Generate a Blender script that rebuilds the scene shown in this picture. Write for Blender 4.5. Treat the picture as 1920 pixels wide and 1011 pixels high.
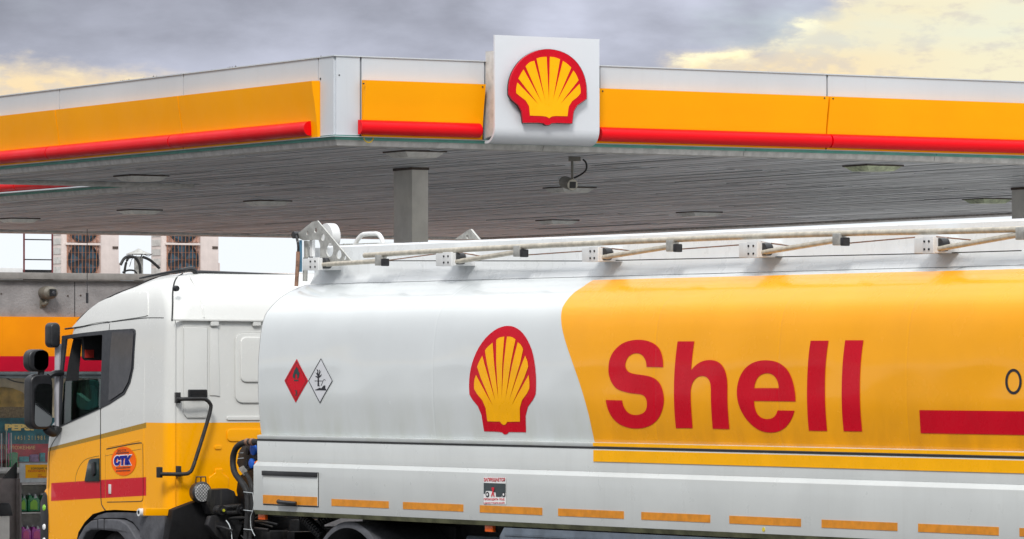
import bpy, bmesh, math, random
import numpy as np
from mathutils import Vector, Matrix
from mathutils.geometry import tessellate_polygon

random.seed(7)
for o in list(bpy.data.objects):
    bpy.data.objects.remove(o)
SC = bpy.context.scene
C = SC.collection
R = math.radians

# ------------------------------------------------------------------ camera
FPX = 9500.0            # focal length in pixels of the 1920 px wide photograph
CAMZ, HZ = 2.4, 690.0   # eye height and horizon row
cam = bpy.data.cameras.new('camera')
cam.sensor_width = 36
cam.lens = FPX / 1920 * 36
cam.shift_y = (HZ - 505.5) / 1920
cam.clip_start = 1
cam.clip_end = 6000
camo = bpy.data.objects.new('camera', cam)
camo.location = (0, 0, CAMZ)
camo.rotation_euler = (R(90), 0, 0)
C.objects.link(camo)
SC.camera = camo

# ------------------------------------------------------------------ sun, world, exposure
SUN = Vector((-0.10, -0.74, 0.66)).normalized()
sun = bpy.data.lights.new('sun', 'SUN')
sun.energy = 1.5
sun.angle = R(14)
sun.color = (1.0, 0.965, 0.91)
suno = bpy.data.objects.new('sun', sun)
suno.rotation_euler = SUN.to_track_quat('Z', 'Y').to_euler()
suno.location = (0, 0, 60)
C.objects.link(suno)

world = bpy.data.worlds.new('World')
SC.world = world
world.use_nodes = True
NT = world.node_tree
NT.nodes.clear()

class NB:
    """small node building helper"""
    def __init__(s, nt): s.nt = nt
    def n(s, t, **k):
        x = s.nt.nodes.new(t)
        for a, b in k.items(): setattr(x, a, b)
        return x
    def put(s, sock, v):
        if hasattr(v, 'is_output'): s.nt.links.new(v, sock)
        elif isinstance(v, (tuple, list)) and len(v) == 3 and sock.type == 'RGBA': sock.default_value = (*v, 1)
        else: sock.default_value = v
    def m(s, op, a, b=0.0, c=0.0):
        x = s.n('ShaderNodeMath', operation=op)
        s.put(x.inputs[0], a); s.put(x.inputs[1], b)
        if len(x.inputs) > 2: s.put(x.inputs[2], c)
        return x.outputs[0]
    def ss(s, v, lo, hi, a=0.0, b=1.0):
        x = s.n('ShaderNodeMapRange', interpolation_type='SMOOTHSTEP')
        s.put(x.inputs[0], v)
        for i, q in enumerate((lo, hi, a, b)): s.put(x.inputs[i + 1], q)
        return x.outputs[0]
    def mix(s, f, a, b, bt='MIX'):
        x = s.n('ShaderNodeMix', data_type='RGBA', blend_type=bt)
        s.put(x.inputs[0], f); s.put(x.inputs[6], a); s.put(x.inputs[7], b)
        return x.outputs[2]
    def noise(s, vec, scale, detail=4, rough=0.55, dist=0.0):
        x = s.n('ShaderNodeTexNoise')
        if vec is not None: s.nt.links.new(vec, x.inputs['Vector'])
        x.inputs['Scale'].default_value = scale
        x.inputs['Detail'].default_value = detail
        x.inputs['Roughness'].default_value = rough
        x.inputs['Distortion'].default_value = dist
        return x.outputs['Fac']

b = NB(NT)
tc = b.n('ShaderNodeTexCoord').outputs['Generated']
sep = b.n('ShaderNodeSeparateXYZ'); NT.links.new(tc, sep.inputs[0])
X, Y, Z = sep.outputs
az = b.m('ARCTAN2', X, Y)
comb = b.n('ShaderNodeCombineXYZ')
b.put(comb.inputs[0], X); b.put(comb.inputs[1], Y); b.put(comb.inputs[2], b.m('MULTIPLY', Z, 2.6))
vec = comb.outputs[0]
n1 = b.noise(vec, 9, 5, 0.55, 0.3)
n2 = b.noise(vec, 75, 9, 0.6, 0.1)
n3 = b.noise(vec, 22, 6, 0.5, 0.2)
# brightness of an overcast sky: greyest low down, brightest overhead
lum = b.m('ADD', b.m('MULTIPLY', b.m('MAXIMUM', Z, 0.0), 1.25), 0.0)
lum = b.m('ADD', lum, b.ss(Z, 0.080, 0.048, 0.215, 0.40))
tone = b.m('MULTIPLY', lum, b.m('ADD', b.ss(n3, 0.3, 0.72, 0.76, 1.16), b.ss(n2, 0.3, 0.7, 0.0, 0.12)))
tone = b.m('MULTIPLY', tone, b.ss(az, -0.11, 0.02, 0.88, 1.18))
# soft shafts of light fanning out from behind the cloud edge
th = b.m('ARCTAN2', b.m('SUBTRACT', az, 0.012), b.m('MAXIMUM', b.m('SUBTRACT', 0.115, Z), 0.004))
cth = b.n('ShaderNodeCombineXYZ'); b.put(cth.inputs[0], th)
shaft = b.m('MULTIPLY', b.ss(b.noise(cth.outputs[0], 1.7, 2, 0.5), 0.38, 0.66), b.m('MULTIPLY', b.ss(az, -0.02, 0.015), b.ss(az, 0.16, 0.08)))
tone = b.m('MULTIPLY', tone, b.m('MULTIPLY_ADD', shaft, 0.40, 1.0))
grey = b.mix(b.ss(Z, 0.0, 0.5), (0.84, 0.88, 1.06), (0.97, 0.99, 1.02))
gm = b.n('ShaderNodeVectorMath', operation='SCALE'); b.put(gm.inputs[0], grey); b.put(gm.inputs[3], tone)
cloud = gm.outputs[0]
# ragged lower edge of the cloud deck with warm light under it; the deck thins out towards the right
rampn = b.n('ShaderNodeValToRGB'); rampn.color_ramp.interpolation = 'B_SPLINE'
b.put(rampn.inputs[0], b.m('MULTIPLY_ADD', az, 2.5, 0.5))
cr = rampn.color_ramp
stops = [(-.2, .060), (-.101, .0615), (-.075, .0570), (-.050, .052), (-.01, .050), (.012, .054), (.03, .0625), (.046, .0655), (.057, .069), (.072, .080), (.2, .092)]
while len(cr.elements) < len(stops): cr.elements.new(0.5)
for e_, (a_, v_) in zip(cr.elements, stops): e_.position = a_*2.5+.5; e_.color = (v_*8,)*3 + (1,)
edge = b.m('MULTIPLY', rampn.outputs[0], 0.125)
edge = b.m('ADD', edge, b.m('MULTIPLY', b.m('SUBTRACT', n2, 0.5), 0.013))
edge = b.m('ADD', edge, b.m('MULTIPLY', b.m('SUBTRACT', n3, 0.5), 0.012))
hgt = b.m('SUBTRACT', Z, edge)
warmf = b.ss(hgt, 0.0018, -0.0050)
rim = b.m('MULTIPLY', b.ss(b.m('ABSOLUTE', b.m('ADD', hgt, 0.0028)), 0.0032, 0.0), b.ss(n2, 0.44, 0.62))
rim = b.m('MULTIPLY', rim, b.ss(az, 0.0, 0.03, 0.25, 1.0))
wc = b.mix(b.ss(Z, 0.052, 0.072), (0.78, 0.61, 0.38), (0.74, 0.65, 0.44))
wc = b.mix(b.ss(az, 0.05, 0.10), wc, (0.74, 0.69, 0.50))
wc = b.mix(b.m('MULTIPLY', b.ss(b.noise(vec, 110, 8, 0.62), 0.47, 0.64), 0.7), wc, (0.58, 0.52, 0.45))
low = b.ss(Z, 0.046, 0.032)
wc = b.mix(low, wc, (0.73, 0.77, 0.81))
skyc = b.mix(warmf, cloud, wc)
skyc = b.mix(b.m('MULTIPLY', rim, 0.75), skyc, (0.98, 0.90, 0.58))
bg = b.n('ShaderNodeBackground'); b.put(bg.inputs[0], skyc); bg.inputs[1].default_value = 0.80
st = b.n('ShaderNodeTexSky', sky_type='NISHITA', sun_disc=False)
st.sun_elevation = math.asin(SUN.z)
st.sun_rotation = math.atan2(SUN.x, SUN.y)
bg2 = b.n('ShaderNodeBackground'); b.put(bg2.inputs[0], st.outputs[0]); bg2.inputs[1].default_value = 0.08
mx = b.n('ShaderNodeMixShader')
b.put(mx.inputs[0], b.m('MULTIPLY', b.ss(n1, 0.62, 0.75), 0.35))
NT.links.new(bg.outputs[0], mx.inputs[1]); NT.links.new(bg2.outputs[0], mx.inputs[2])
wo = b.n('ShaderNodeOutputWorld'); NT.links.new(mx.outputs[0], wo.inputs[0])

SC.view_settings.view_transform = 'Standard'
SC.view_settings.look = 'None'
SC.view_settings.exposure = 0.68
SC.view_settings.gamma = 1
SC.view_settings.use_curve_mapping = False

# ------------------------------------------------------------------ materials
MATS = {}
def mat(name, col, rough=0.5, metal=0.0, coat=0.0, var=0.08, vscale=6.0, bump=0.0, bscale=60.0,
        emit=None, streak=0.0, trans=0.0, spec=0.5, island=0.0, hook=None):
    if name in MATS: return MATS[name]
    m = bpy.data.materials.new(name); m.use_nodes = True
    nt = m.node_tree; nt.nodes.clear(); q = NB(nt)
    out = q.n('ShaderNodeOutputMaterial'); p = q.n('ShaderNodeBsdfPrincipled')
    nt.links.new(p.outputs[0], out.inputs[0])
    oc = q.n('ShaderNodeTexCoord').outputs['Object']
    nz = q.noise(oc, vscale, 5, 0.6)
    dark = tuple(c * (1 - var * 1.6) for c in col); lite = tuple(min(1, c * (1 + var)) for c in col)
    c = q.mix(q.ss(nz, 0.3, 0.7), dark, lite)
    if streak:      # vertical dirt runs
        mp = q.n('ShaderNodeMapping'); nt.links.new(oc, mp.inputs[0]); mp.inputs['Scale'].default_value = (9, 9, 0.5)
        sn = q.noise(mp.outputs[0], 2.2, 6, 0.65)
        c = q.mix(q.m('MULTIPLY', q.ss(sn, 0.5, 0.78), streak), c, (0.20, 0.19, 0.15))
    if island:
        gi = q.n('ShaderNodeNewGeometry').outputs['Random Per Island']
        c = q.mix(q.m('MULTIPLY', gi, island), c, tuple(x * 0.45 for x in col))
    if hook: c = hook(q, oc, c, nz)
    q.put(p.inputs['Base Color'], c)
    rz = q.noise(oc, vscale * 3.1, 4, 0.6)
    q.put(p.inputs['Roughness'], q.ss(rz, 0.25, 0.75, max(0.02, rough * 0.8), min(1, rough * 1.25)))
    p.inputs['Metallic'].default_value = metal
    p.inputs['Coat Weight'].default_value = coat
    p.inputs['Coat Roughness'].default_value = 0.06
    p.inputs['Specular IOR Level'].default_value = spec
    p.inputs['Transmission Weight'].default_value = trans
    if emit:
        p.inputs['Emission Color'].default_value = (*col, 1); p.inputs['Emission Strength'].default_value = emit
    if bump:
        bn = q.n('ShaderNodeBump'); bn.inputs['Strength'].default_value = 1.0; bn.inputs['Distance'].default_value = bump
        q.put(bn.inputs['Height'], q.noise(oc, bscale, 5, 0.6)); nt.links.new(bn.outputs[0], p.inputs['Normal'])
    MATS[name] = m
    return m

def glass_mat(name, tint, alpha):
    """thin pane: mirror like reflection over a tinted see-through sheet"""
    if name in MATS: return MATS[name]
    m = bpy.data.materials.new(name); m.use_nodes = True
    nt = m.node_tree; nt.nodes.clear(); q = NB(nt)
    out = q.n('ShaderNodeOutputMaterial')
    t = q.n('ShaderNodeBsdfTransparent'); t.inputs[0].default_value = (*tint, 1)
    g = q.n('ShaderNodeBsdfGlossy'); g.inputs['Roughness'].default_value = 0.03
    oc = q.n('ShaderNodeTexCoord').outputs['Object']
    ge = q.n('ShaderNodeNewGeometry'); dt = q.n('ShaderNodeVectorMath', operation='DOT_PRODUCT')
    nt.links.new(ge.outputs['Normal'], dt.inputs[0]); nt.links.new(ge.outputs['Incoming'], dt.inputs[1])
    sch = q.m('POWER', q.m('SUBTRACT', 1.0, q.m('ABSOLUTE', dt.outputs['Value'])), 5.0)
    fr = q.m('MULTIPLY_ADD', sch, 0.95, 0.045)
    f = q.m('ADD', fr, q.m('MULTIPLY', q.noise(oc, 5, 4), alpha))
    mx = q.n('ShaderNodeMixShader'); q.put(mx.inputs[0], f)
    nt.links.new(t.outputs[0], mx.inputs[1]); nt.links.new(g.outputs[0], mx.inputs[2]); nt.links.new(mx.outputs[0], out.inputs[0])
    MATS[name] = m
    return m

YEL = (0.94, 0.395, 0.0)
RED = (0.62, 0.006, 0.018)
def tank_dirt(q, oc, c, nz):
    s = q.n('ShaderNodeSeparateXYZ'); q.nt.links.new(oc, s.inputs[0])
    mp = q.n('ShaderNodeMapping'); q.nt.links.new(oc, mp.inputs[0]); mp.inputs['Scale'].default_value = (2.6, 2.6, 0.9)
    n = q.noise(mp.outputs[0], 1.2, 5, 0.6)
    f = q.m('MULTIPLY', q.ss(s.outputs[2], 2.35, 1.84), q.ss(n, 0.35, 0.75, 0.05, 0.30))
    return q.mix(f, c, (0.36, 0.37, 0.24))
def amber_low(q, oc, c, nz):  # yellow deepens to patchy amber towards the bottom
    s = q.n('ShaderNodeSeparateXYZ'); q.nt.links.new(oc, s.inputs[0])
    mp = q.n('ShaderNodeMapping'); q.nt.links.new(oc, mp.inputs[0]); mp.inputs['Scale'].default_value = (2.2, 2.2, 0.9)
    f = q.m('MULTIPLY', q.ss(s.outputs[2], 2.35, 1.84), q.ss(q.noise(mp.outputs[0], 1.2, 5, 0.6), 0.3, 0.75, 0.10, 0.60))
    return q.mix(f, c, (0.52, 0.21, 0.006))
M = dict(
    tank_white=mat('tank_white_paint', (0.66, 0.695, 0.705), 0.22, coat=0.6, var=0.02, vscale=1.3, hook=tank_dirt),
    tank_yellow=mat('tank_yellow_film', YEL, 0.24, coat=0.35, spec=.25, var=0.03, vscale=1.1, hook=amber_low),
    print_red=mat('red_print_film', (0.58, 0.0, 0.014), 0.28, coat=0.12, spec=.15, var=0.04, vscale=3),
    print_yellow=mat('yellow_print_film', (0.97, 0.45, 0.0), 0.3, coat=0.08, spec=.15, var=0.03),
    print_black=mat('black_print', (0.012, 0.012, 0.02), 0.4, var=0.05),
    print_white=mat('white_print', (0.80, 0.80, 0.80), 0.4, var=0.03),
    print_teal=mat('teal_black_print', (0.010, 0.045, 0.045), 0.4),
    print_blue=mat('blue_print', (0.008, 0.012, 0.24), 0.4, spec=.2),
    orange_disc=mat('orange_sticker_film', (0.95, 0.13, 0.0), 0.4, spec=.15),
    skirt=mat('skirt_white_paint', (0.59, 0.615, 0.61), 0.32, coat=0.25, var=0.03, vscale=1.5, streak=0.06),
    retro=mat('amber_reflective_tape', (0.68, 0.25, 0.012), 0.45, var=0.10, vscale=14),
    lip=mat('grimy_olive_lip', (0.16, 0.165, 0.09), 0.6, var=0.3, vscale=5),
    black=mat('black_plastic', (0.016, 0.017, 0.020), 0.38, var=0.2),
    rubber=mat('black_rubber', (0.014, 0.014, 0.015), 0.65, var=0.2, bump=0.0006),
    dark=mat('dark_chassis_paint', (0.006, 0.006, 0.007), 0.6, spec=.25, var=0.35, vscale=3, bump=0.001),
    chassis=mat('grey_black_chassis_steel', (0.018, 0.018, 0.020), 0.45, spec=.4, var=0.35, vscale=5, bump=0.001, streak=0.2),
    fender=mat('grey_textured_plastic', (0.085, 0.088, 0.10), 0.62, var=0.15, vscale=9, bump=0.002, bscale=260),
    steel=mat('galvanised_steel', (0.50, 0.50, 0.47), 0.42, metal=0.6, var=0.14, vscale=18, streak=0.25),
    tube=mat('grimy_white_tube', (0.52, 0.48, 0.40), 0.42, metal=0.2, var=0.14, vscale=16),
    brown=mat('rusty_tube', (0.27, 0.15, 0.10), 0.6, var=0.3, vscale=20),
    wplastic=mat('white_painted_steel', (0.68, 0.69, 0.69), 0.35, var=0.05, vscale=8, streak=0.1),
    blue=mat('blue_connector_plastic', (0.01, 0.11, 0.55), 0.35),
    orange=mat('orange_lens', (0.95, 0.14, 0.01), 0.25),
    seam=mat('shadow_gap_rubber', (0.02, 0.02, 0.022), 0.7),
    mirror=mat('mirror_glass', (0.22, 0.235, 0.25), 0.03, metal=1.0, var=0.01),
    qwin=mat('dark_blank_window', (0.035, 0.035, 0.042), 0.35, coat=0.3, var=0.1),
    frame=mat('window_surround_black', (0.035, 0.038, 0.045), 0.45, var=0.1),
    fascia_white=mat('fascia_white_panel', (0.54, 0.575, 0.615), 0.4, coat=0.1, var=0.035, vscale=0.6, streak=0.05),
    fascia_yellow=mat('fascia_yellow_panel', (1.0, 0.385, 0.0), 0.45, coat=0.0, spec=.12, var=0.025, vscale=0.9),
    red_bar=mat('red_light_bar', (0.76, 0.0, 0.006), 0.35, coat=0.0, spec=.2, var=0.01, vscale=1),
    teal=mat('teal_trim', (0.09, 0.33, 0.27), 0.45, var=0.12, vscale=4),
    trim=mat('grey_gutter_trim', (0.56, 0.55, 0.53), 0.45, var=0.12, vscale=10, bump=0.001, streak=0.15),
    slat=mat('ceiling_slat_metal', (0.66, 0.69, 0.735), 0.42, metal=0.0, spec=.4, var=0.10, vscale=3, island=0.75),
    void=mat('ceiling_void', (0.02, 0.02, 0.02), 0.9),
    column=mat('column_grey_paint', (0.80, 0.78, 0.73), 0.5, var=0.06, vscale=4, bump=0.0008, streak=0.08),
    diffuser=mat('lamp_diffuser', (0.80, 0.80, 0.77), 0.4, var=0.1, vscale=12),
    lframe=mat('brown_lamp_frame', (0.07, 0.05, 0.04), 0.5),
    cctv=mat('camera_housing_grey', (0.22, 0.21, 0.185), 0.4),
    stucco=mat('grey_stucco', (0.29, 0.275, 0.275), 0.8, var=0.12, vscale=3, bump=0.012, bscale=22),
    cap=mat('grey_brown_coping', (0.25, 0.235, 0.22), 0.6, var=0.12, vscale=5),
    band_o=mat('orange_fascia_board', (1.0, 0.31, 0.0), 0.5, spec=.2, var=0.05, vscale=1.2),
    band_r=mat('crimson_fascia_board', (0.62, 0.002, 0.03), 0.5, spec=.2, var=0.06, vscale=1.2),
    gutter=mat('blue_grey_gutter', (0.16, 0.19, 0.21), 0.4, metal=0.3, var=0.15),
    ac=mat('warm_white_ac_casing', (0.68, 0.60, 0.57), 0.5, var=0.05, vscale=5, streak=0.12),
    acfin=mat('rusty_condenser_fins', (0.42, 0.25, 0.20), 0.6, var=0.4, vscale=9),
    acfan=mat('blue_black_fan', (0.02, 0.032, 0.045), 0.4, var=0.3),
    rust=mat('dark_red_painted_steel', (0.14, 0.03, 0.03), 0.6, var=0.3),
    beige=mat('beige_interior_wall', (0.84, 0.70, 0.50), 0.7, var=0.1),
    ochre=mat('ochre_panel', (0.60, 0.38, 0.10), 0.7, var=0.3, vscale=4),
    banner=mat('dark_teal_banner', (0.02, 0.15, 0.19), 0.35, spec=.2, var=0.35, vscale=4),
    banner_r=mat('dark_red_banner', (0.48, 0.02, 0.045), 0.4, spec=.2, var=0.2),
    gold=mat('gold_print', (0.92, 0.66, 0.22), 0.4),
    green=mat('green_fluid_bottle', (0.004, 0.24, 0.08), 0.25, coat=0.4),
    purple=mat('magenta_fluid_bottle', (0.50, 0.05, 0.42), 0.25, coat=0.4),
    clear=mat('pale_bottle_plastic', (0.52, 0.56, 0.58), 0.3, var=0.1),
    lime=mat('lime_label', (0.28, 0.62, 0.06), 0.4),
    pink=mat('pink_label', (0.75, 0.12, 0.35), 0.4),
    rack=mat('brown_grey_rack', (0.19, 0.165, 0.16), 0.5, var=0.1),
    rackback=mat('rack_back_panel', (0.55, 0.55, 0.52), 0.7, var=0.15, vscale=8, bump=0.002),
    seat=mat('dark_seat_cloth', (0.03, 0.035, 0.05), 0.8),
    trimgrey=mat('pale_grey_pillar', (0.42, 0.42, 0.46), 0.45),
    tape_red=mat('red_notice', (0.45, 0.03, 0.02), 0.6),
    lens=mat('lamp_lens', (0.92, 0.94, 0.96), 0.35, metal=0.0, var=0.25, vscale=40),
    goldstripe=mat('dark_gold', (0.34, 0.19, 0.02), 0.5),
    pack_a=mat('teal_packaging', (0.02, 0.30, 0.36), 0.35, var=0.3, vscale=20),
    pack_b=mat('violet_packaging', (0.25, 0.12, 0.30), 0.35, var=0.3, vscale=20),
    cyan=mat('pale_blue_cloth', (0.20, 0.40, 0.52), 0.6),
)
def asphalt_hook(q, oc, c, nz):
    n = q.noise(oc, 0.25, 5, 0.6)
    c = q.mix(q.ss(n, 0.35, 0.7), c, (0.075, 0.073, 0.070))
    return q.mix(q.m('MULTIPLY', q.ss(q.noise(oc, 40, 3), 0.55, 0.7), 0.5), c, (0.12, 0.12, 0.115))
M['asphalt'] = mat('asphalt', (0.045, 0.045, 0.047), 0.85, var=0.2, vscale=2, bump=0.006, bscale=40, hook=asphalt_hook)
M['concrete'] = mat('concrete', (0.30, 0.29, 0.27), 0.8, var=0.15, vscale=3, bump=0.003)
M['glass'] = glass_mat('green_tinted_glass', (0.20, 0.36, 0.30), 0.05)
M['windscreen'] = glass_mat('windscreen_glass', (0.86, 0.90, 0.88), 0.03)
M['shopglass'] = glass_mat('shop_glass', (0.90, 0.91, 0.90), 0.03)

# ------------------------------------------------------------------ geometry helpers
class G:
    def __init__(s): s.v = []; s.f = []
    def add(s, vs, fs):
        k = len(s.v); s.v += [tuple(v) for v in vs]; s.f += [tuple(i + k for i in f) for f in fs]; return s
    def box(s, x0, x1, y0, y1, z0, z1):
        return s.add([(x0,y0,z0),(x1,y0,z0),(x1,y1,z0),(x0,y1,z0),(x0,y0,z1),(x1,y0,z1),(x1,y1,z1),(x0,y1,z1)],
                     [(0,3,2,1),(4,5,6,7),(0,1,5,4),(1,2,6,5),(2,3,7,6),(3,0,4,7)])
    def prism(s, pts, lo, hi, f):
        """pts 2D outline; f(p, h) -> 3D"""
        n = len(pts); vs = [f(p, lo) for p in pts] + [f(p, hi) for p in pts]
        tri = tessellate_polygon([[Vector((p[0], p[1], 0)) for p in pts]])
        fs = [tuple(t) for t in tri] + [tuple(i + n for i in t) for t in tri]
        fs += [(i, (i + 1) % n, (i + 1) % n + n, i + n) for i in range(n)]
        return s.add(vs, fs)
    def sz(s, pts, t0, t1): return s.prism(pts, t0, t1, lambda p, h: (p[0], h, p[1]))      # outline in (x,z)
    def tz(s, pts, s0, s1): return s.prism(pts, s0, s1, lambda p, h: (h, p[0], p[1]))      # outline in (y,z)
    def xy(s, pts, z0, z1): return s.prism(pts, z0, z1, lambda p, h: (p[0], p[1], h))
    def tube(s, path, r, n=10, cap=True):
        P = [Vector(p) for p in path]; m = len(P); rings = []
        up = Vector((0.13, 0.21, 0.97))
        for i, p in enumerate(P):
            d = ((P[min(i + 1, m - 1)] - P[max(i - 1, 0)])).normalized()
            a = d.cross(up)
            if a.length < 0.2: a = d.cross(Vector((1, 0, 0)))
            a.normalize(); c = d.cross(a)
            rr = r[i] if isinstance(r, (list, tuple)) else r
            rings.append([p + a * rr * math.cos(2*math.pi*k/n) + c * rr * math.sin(2*math.pi*k/n) for k in range(n)])
        vs = [v for q in rings for v in q]; fs = []
        for i in range(m - 1):
            for k in range(n):
                fs.append((i*n+k, i*n+(k+1)%n, (i+1)*n+(k+1)%n, (i+1)*n+k))
        if cap: fs += [tuple(range(n)), tuple(range((m-1)*n, m*n))]
        return s.add(vs, fs)
    def lathe(s, prof, axis_pt, axis='y', n=28, a0=0.0, a1=2*math.pi):
        """prof (r, h) revolved round an axis through axis_pt"""
        full = abs(a1 - a0 - 2*math.pi) < 1e-6; k = n if full else n + 1; vs = []
        ax = Vector(axis_pt)
        for i in range(k):
            a = a0 + (a1 - a0) * i / n; c_, s_ = math.cos(a), math.sin(a)
            for r, h in prof:
                if axis == 'y': vs.append(ax + Vector((r*c_, h, r*s_)))
                elif axis == 'z': vs.append(ax + Vector((r*c_, r*s_, h)))
                else: vs.append(ax + Vector((h, r*c_, r*s_)))
        m = len(prof); fs = []
        for i in range(n):
            j = (i + 1) % k
            for q in range(m - 1): fs.append((i*m+q, i*m+q+1, j*m+q+1, j*m+q))
        return s.add(vs, fs)
    def mesh(s, name, flip=False, bevel=0.0, smooth=40, seg=2):
        me = bpy.data.meshes.new(name)
        me.from_pydata([(x, -y, z) if flip else (x, y, z) for x, y, z in s.v], [], s.f)
        bm = bmesh.new(); bm.from_mesh(me)
        bmesh.ops.recalc_face_normals(bm, faces=bm.faces)
        if bevel:
            ed = [e for e in bm.edges if len(e.link_faces) == 2 and e.calc_face_angle(0) > 0.5]
            bmesh.ops.bevel(bm, geom=ed, offset=bevel, segments=seg, affect='EDGES', profile=0.6)
        bm.to_mesh(me); bm.free()
        if smooth:
            me.shade_smooth(); me.set_sharp_from_angle(angle=R(smooth))
        return me
    def build(s, name, m, parent=None, flip=False, bevel=0.0, smooth=40, label=None, seg=2):
        return link(name, s.mesh(name, flip, bevel, smooth, seg), m, parent, label)

def link(name, me, m, parent=None, label=None):
    o = bpy.data.objects.new(name, me)
    if m is not None and not me.materials: me.materials.append(m)
    C.objects.link(o)
    if parent: o.parent = parent
    if label: o['label'] = label
    return o
def thing(name, label, cat, loc=(0, 0, 0), rz=0.0, group=None):
    o = bpy.data.objects.new(name, None); C.objects.link(o)
    o.empty_display_size = 0.2
    o.location = loc; o.rotation_euler = (0, 0, rz)
    o['label'] = label; o['category'] = cat
    if group: o['group'] = group
    return o
def struct(o): o['kind'] = 'structure'; return o
def copy_tree(o, parent=None):
    c = o.copy(); C.objects.link(c); c.parent = parent
    for ch in o.children: copy_tree(ch, c)
    return c
def rrect(x0, x1, y0, y1, r, n=5):
    pts = []
    for cx, cy, a in ((x1-r, y1-r, 0), (x0+r, y1-r, 90), (x0+r, y0+r, 180), (x1-r, y0+r, 270)):
        for i in range(n + 1):
            q = R(a + 90 * i / n); pts.append((cx + r*math.cos(q), cy + r*math.sin(q)))
    return pts
def ellipse(cx, cy, rx, ry, n=32): return [(cx + rx*math.cos(2*math.pi*i/n), cy + ry*math.sin(2*math.pi*i/n)) for i in range(n)]
def smooth_path(pts, n=6):
    P = [Vector(p) for p in pts]; out = []
    for i in range(len(P) - 1):
        p0, p1, p2, p3 = P[max(i-1,0)], P[i], P[i+1], P[min(i+2,len(P)-1)]
        for k in range(n):
            t = k / n
            out.append(0.5*((2*p1)+(-p0+p2)*t+(2*p0-5*p1+4*p2-p3)*t*t+(-p0+3*p1-3*p2+p3)*t**3))
    out.append(P[-1]); return out

def text2d(body, bold=0.0):
    """flat triangles of a word in the built-in font, fitted to the unit square"""
    cu = bpy.data.curves.new('word', 'FONT'); cu.body = body; cu.resolution_u = 3; cu.offset = bold
    o = bpy.data.objects.new('word', cu); C.objects.link(o)
    me = bpy.data.meshes.new_from_object(o.evaluated_get(bpy.context.evaluated_depsgraph_get()))
    vs = [(v.co.x, v.co.y) for v in me.vertices]; fs = [tuple(p.vertices) for p in me.polygons]
    bpy.data.objects.remove(o); bpy.data.curves.remove(cu); bpy.data.meshes.remove(me)
    xs = [v[0] for v in vs]; ys = [v[1] for v in vs]; x0, x1, y0, y1 = min(xs), max(xs), min(ys), max(ys)
    return [((x-x0)/(x1-x0), (y-y0)/(y1-y0)) for x, y in vs], fs

# ------------------------------------------------------------------ frames measured from the photograph
def unit(x, y): l = math.hypot(x, y); return Vector((x/l, y/l))
class Frame:
    """vertical-plane frame: origin O, along d, across e (horizontal)"""
    def __init__(s, O, d, e): s.O, s.d, s.e = Vector(O), d, e
    def on(s, px, py, t=0.0):
        """where the sight line of a photo point meets the plane at offset t -> (s, z)"""
        k = (px - 960) / FPX; B = s.O + s.e * t
        u = (k * B.y - B.x) / (s.d.x - k * s.d.y)
        return u, CAMZ + (HZ - py) / FPX * (B.y + u * s.d.y)
    def across(s, px, py, u):
        k = (px - 960) / FPX; B = s.O + s.d * u
        t = (k * B.y - B.x) / (s.e.x - k * s.e.y)
        return t, CAMZ + (HZ - py) / FPX * (B.y + t * s.e.y)
def level(px, py, z):
    d = (z - CAMZ) * FPX / (HZ - py); return Vector(((px - 960) / FPX * d, d))

TU = unit(-0.544, 0.839); TV = Vector((-TU.x * 0 + TU.y, -TU.x))      # truck axis and its right-hand side
TF = Frame((-2.07, 41.4), TU, TV)
TROT = math.atan2(TU.y, TU.x)
TLOC = (-2.07, 41.4, 0)

# ------------------------------------------------------------------ ground
g = G()
S_ = 2500.0
for t0, z0, t1, z1 in ((-S_, 0, 3.7, 0), (3.7, 0, 8.5, -0.6), (8.5, -0.6, S_, -0.6)):
    g.add([(-S_, t0, z0), (S_, t0, z0), (S_, t1, z1), (-S_, t1, z1)], [(0, 1, 2, 3)])
o = struct(g.build('ground', M['asphalt'], flip=True, smooth=0)); o.location = TLOC; o.rotation_euler.z = TROT
g = G().box(-60, 60, 3.35, 3.5, -0.05, 0.12)
o = struct(g.build('kerb', M['concrete'], flip=True, bevel=0.02)); o.location = TLOC; o.rotation_euler.z = TROT

M['paving'] = mat('pale_forecourt_paving', (0.38, 0.375, 0.36), 0.75, var=0.18, vscale=0.8, bump=0.003, bscale=30)  # unseen forecourt sheet, added pale to bounce light onto the ceiling
g = G().add([(-80, 8.6, -.596), (80, 8.6, -.596), (80, 75, -.596), (-80, 75, -.596)], [(0, 1, 2, 3)])
o = struct(g.build('forecourt', M['paving'], flip=True, smooth=0)); o.location = TLOC; o.rotation_euler.z = TROT
# belt of trees across the road, seen mirrored in the paint, the glass and the mirrors
random.seed(21); g = G()
for i in range(1500):
    x = random.uniform(-150, 190); y = random.uniform(-62, -48); env = 7.5 + 2.6*math.sin(x*.11) + 1.7*math.sin(x*.37+1)
    z = env*random.random()**.6; q = random.uniform(.8, 2.0)
    a_, b_ = random.uniform(0, 6.28), random.uniform(-.8, .8)
    d1_ = Vector((math.cos(a_), math.sin(a_)*.6, b_))*q; d2_ = Vector((-math.sin(a_)*.3, .5*math.cos(a_), 1-.3*b_))*q
    c_ = Vector((x, y, z)); g.add([c_-d1_-d2_*.6, c_+d1_*.9-d2_, c_+d1_*.5+d2_, c_-d1_*.7+d2_*.8], [(0,1,2,3)])
o = g.build('tree_belt', mat('dark_foliage', (0.04, 0.075, 0.025), 0.7, var=.4, vscale=.6), smooth=0); o['kind'] = 'stuff'; o['label'] = 'belt of dense roadside trees across the road'
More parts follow.
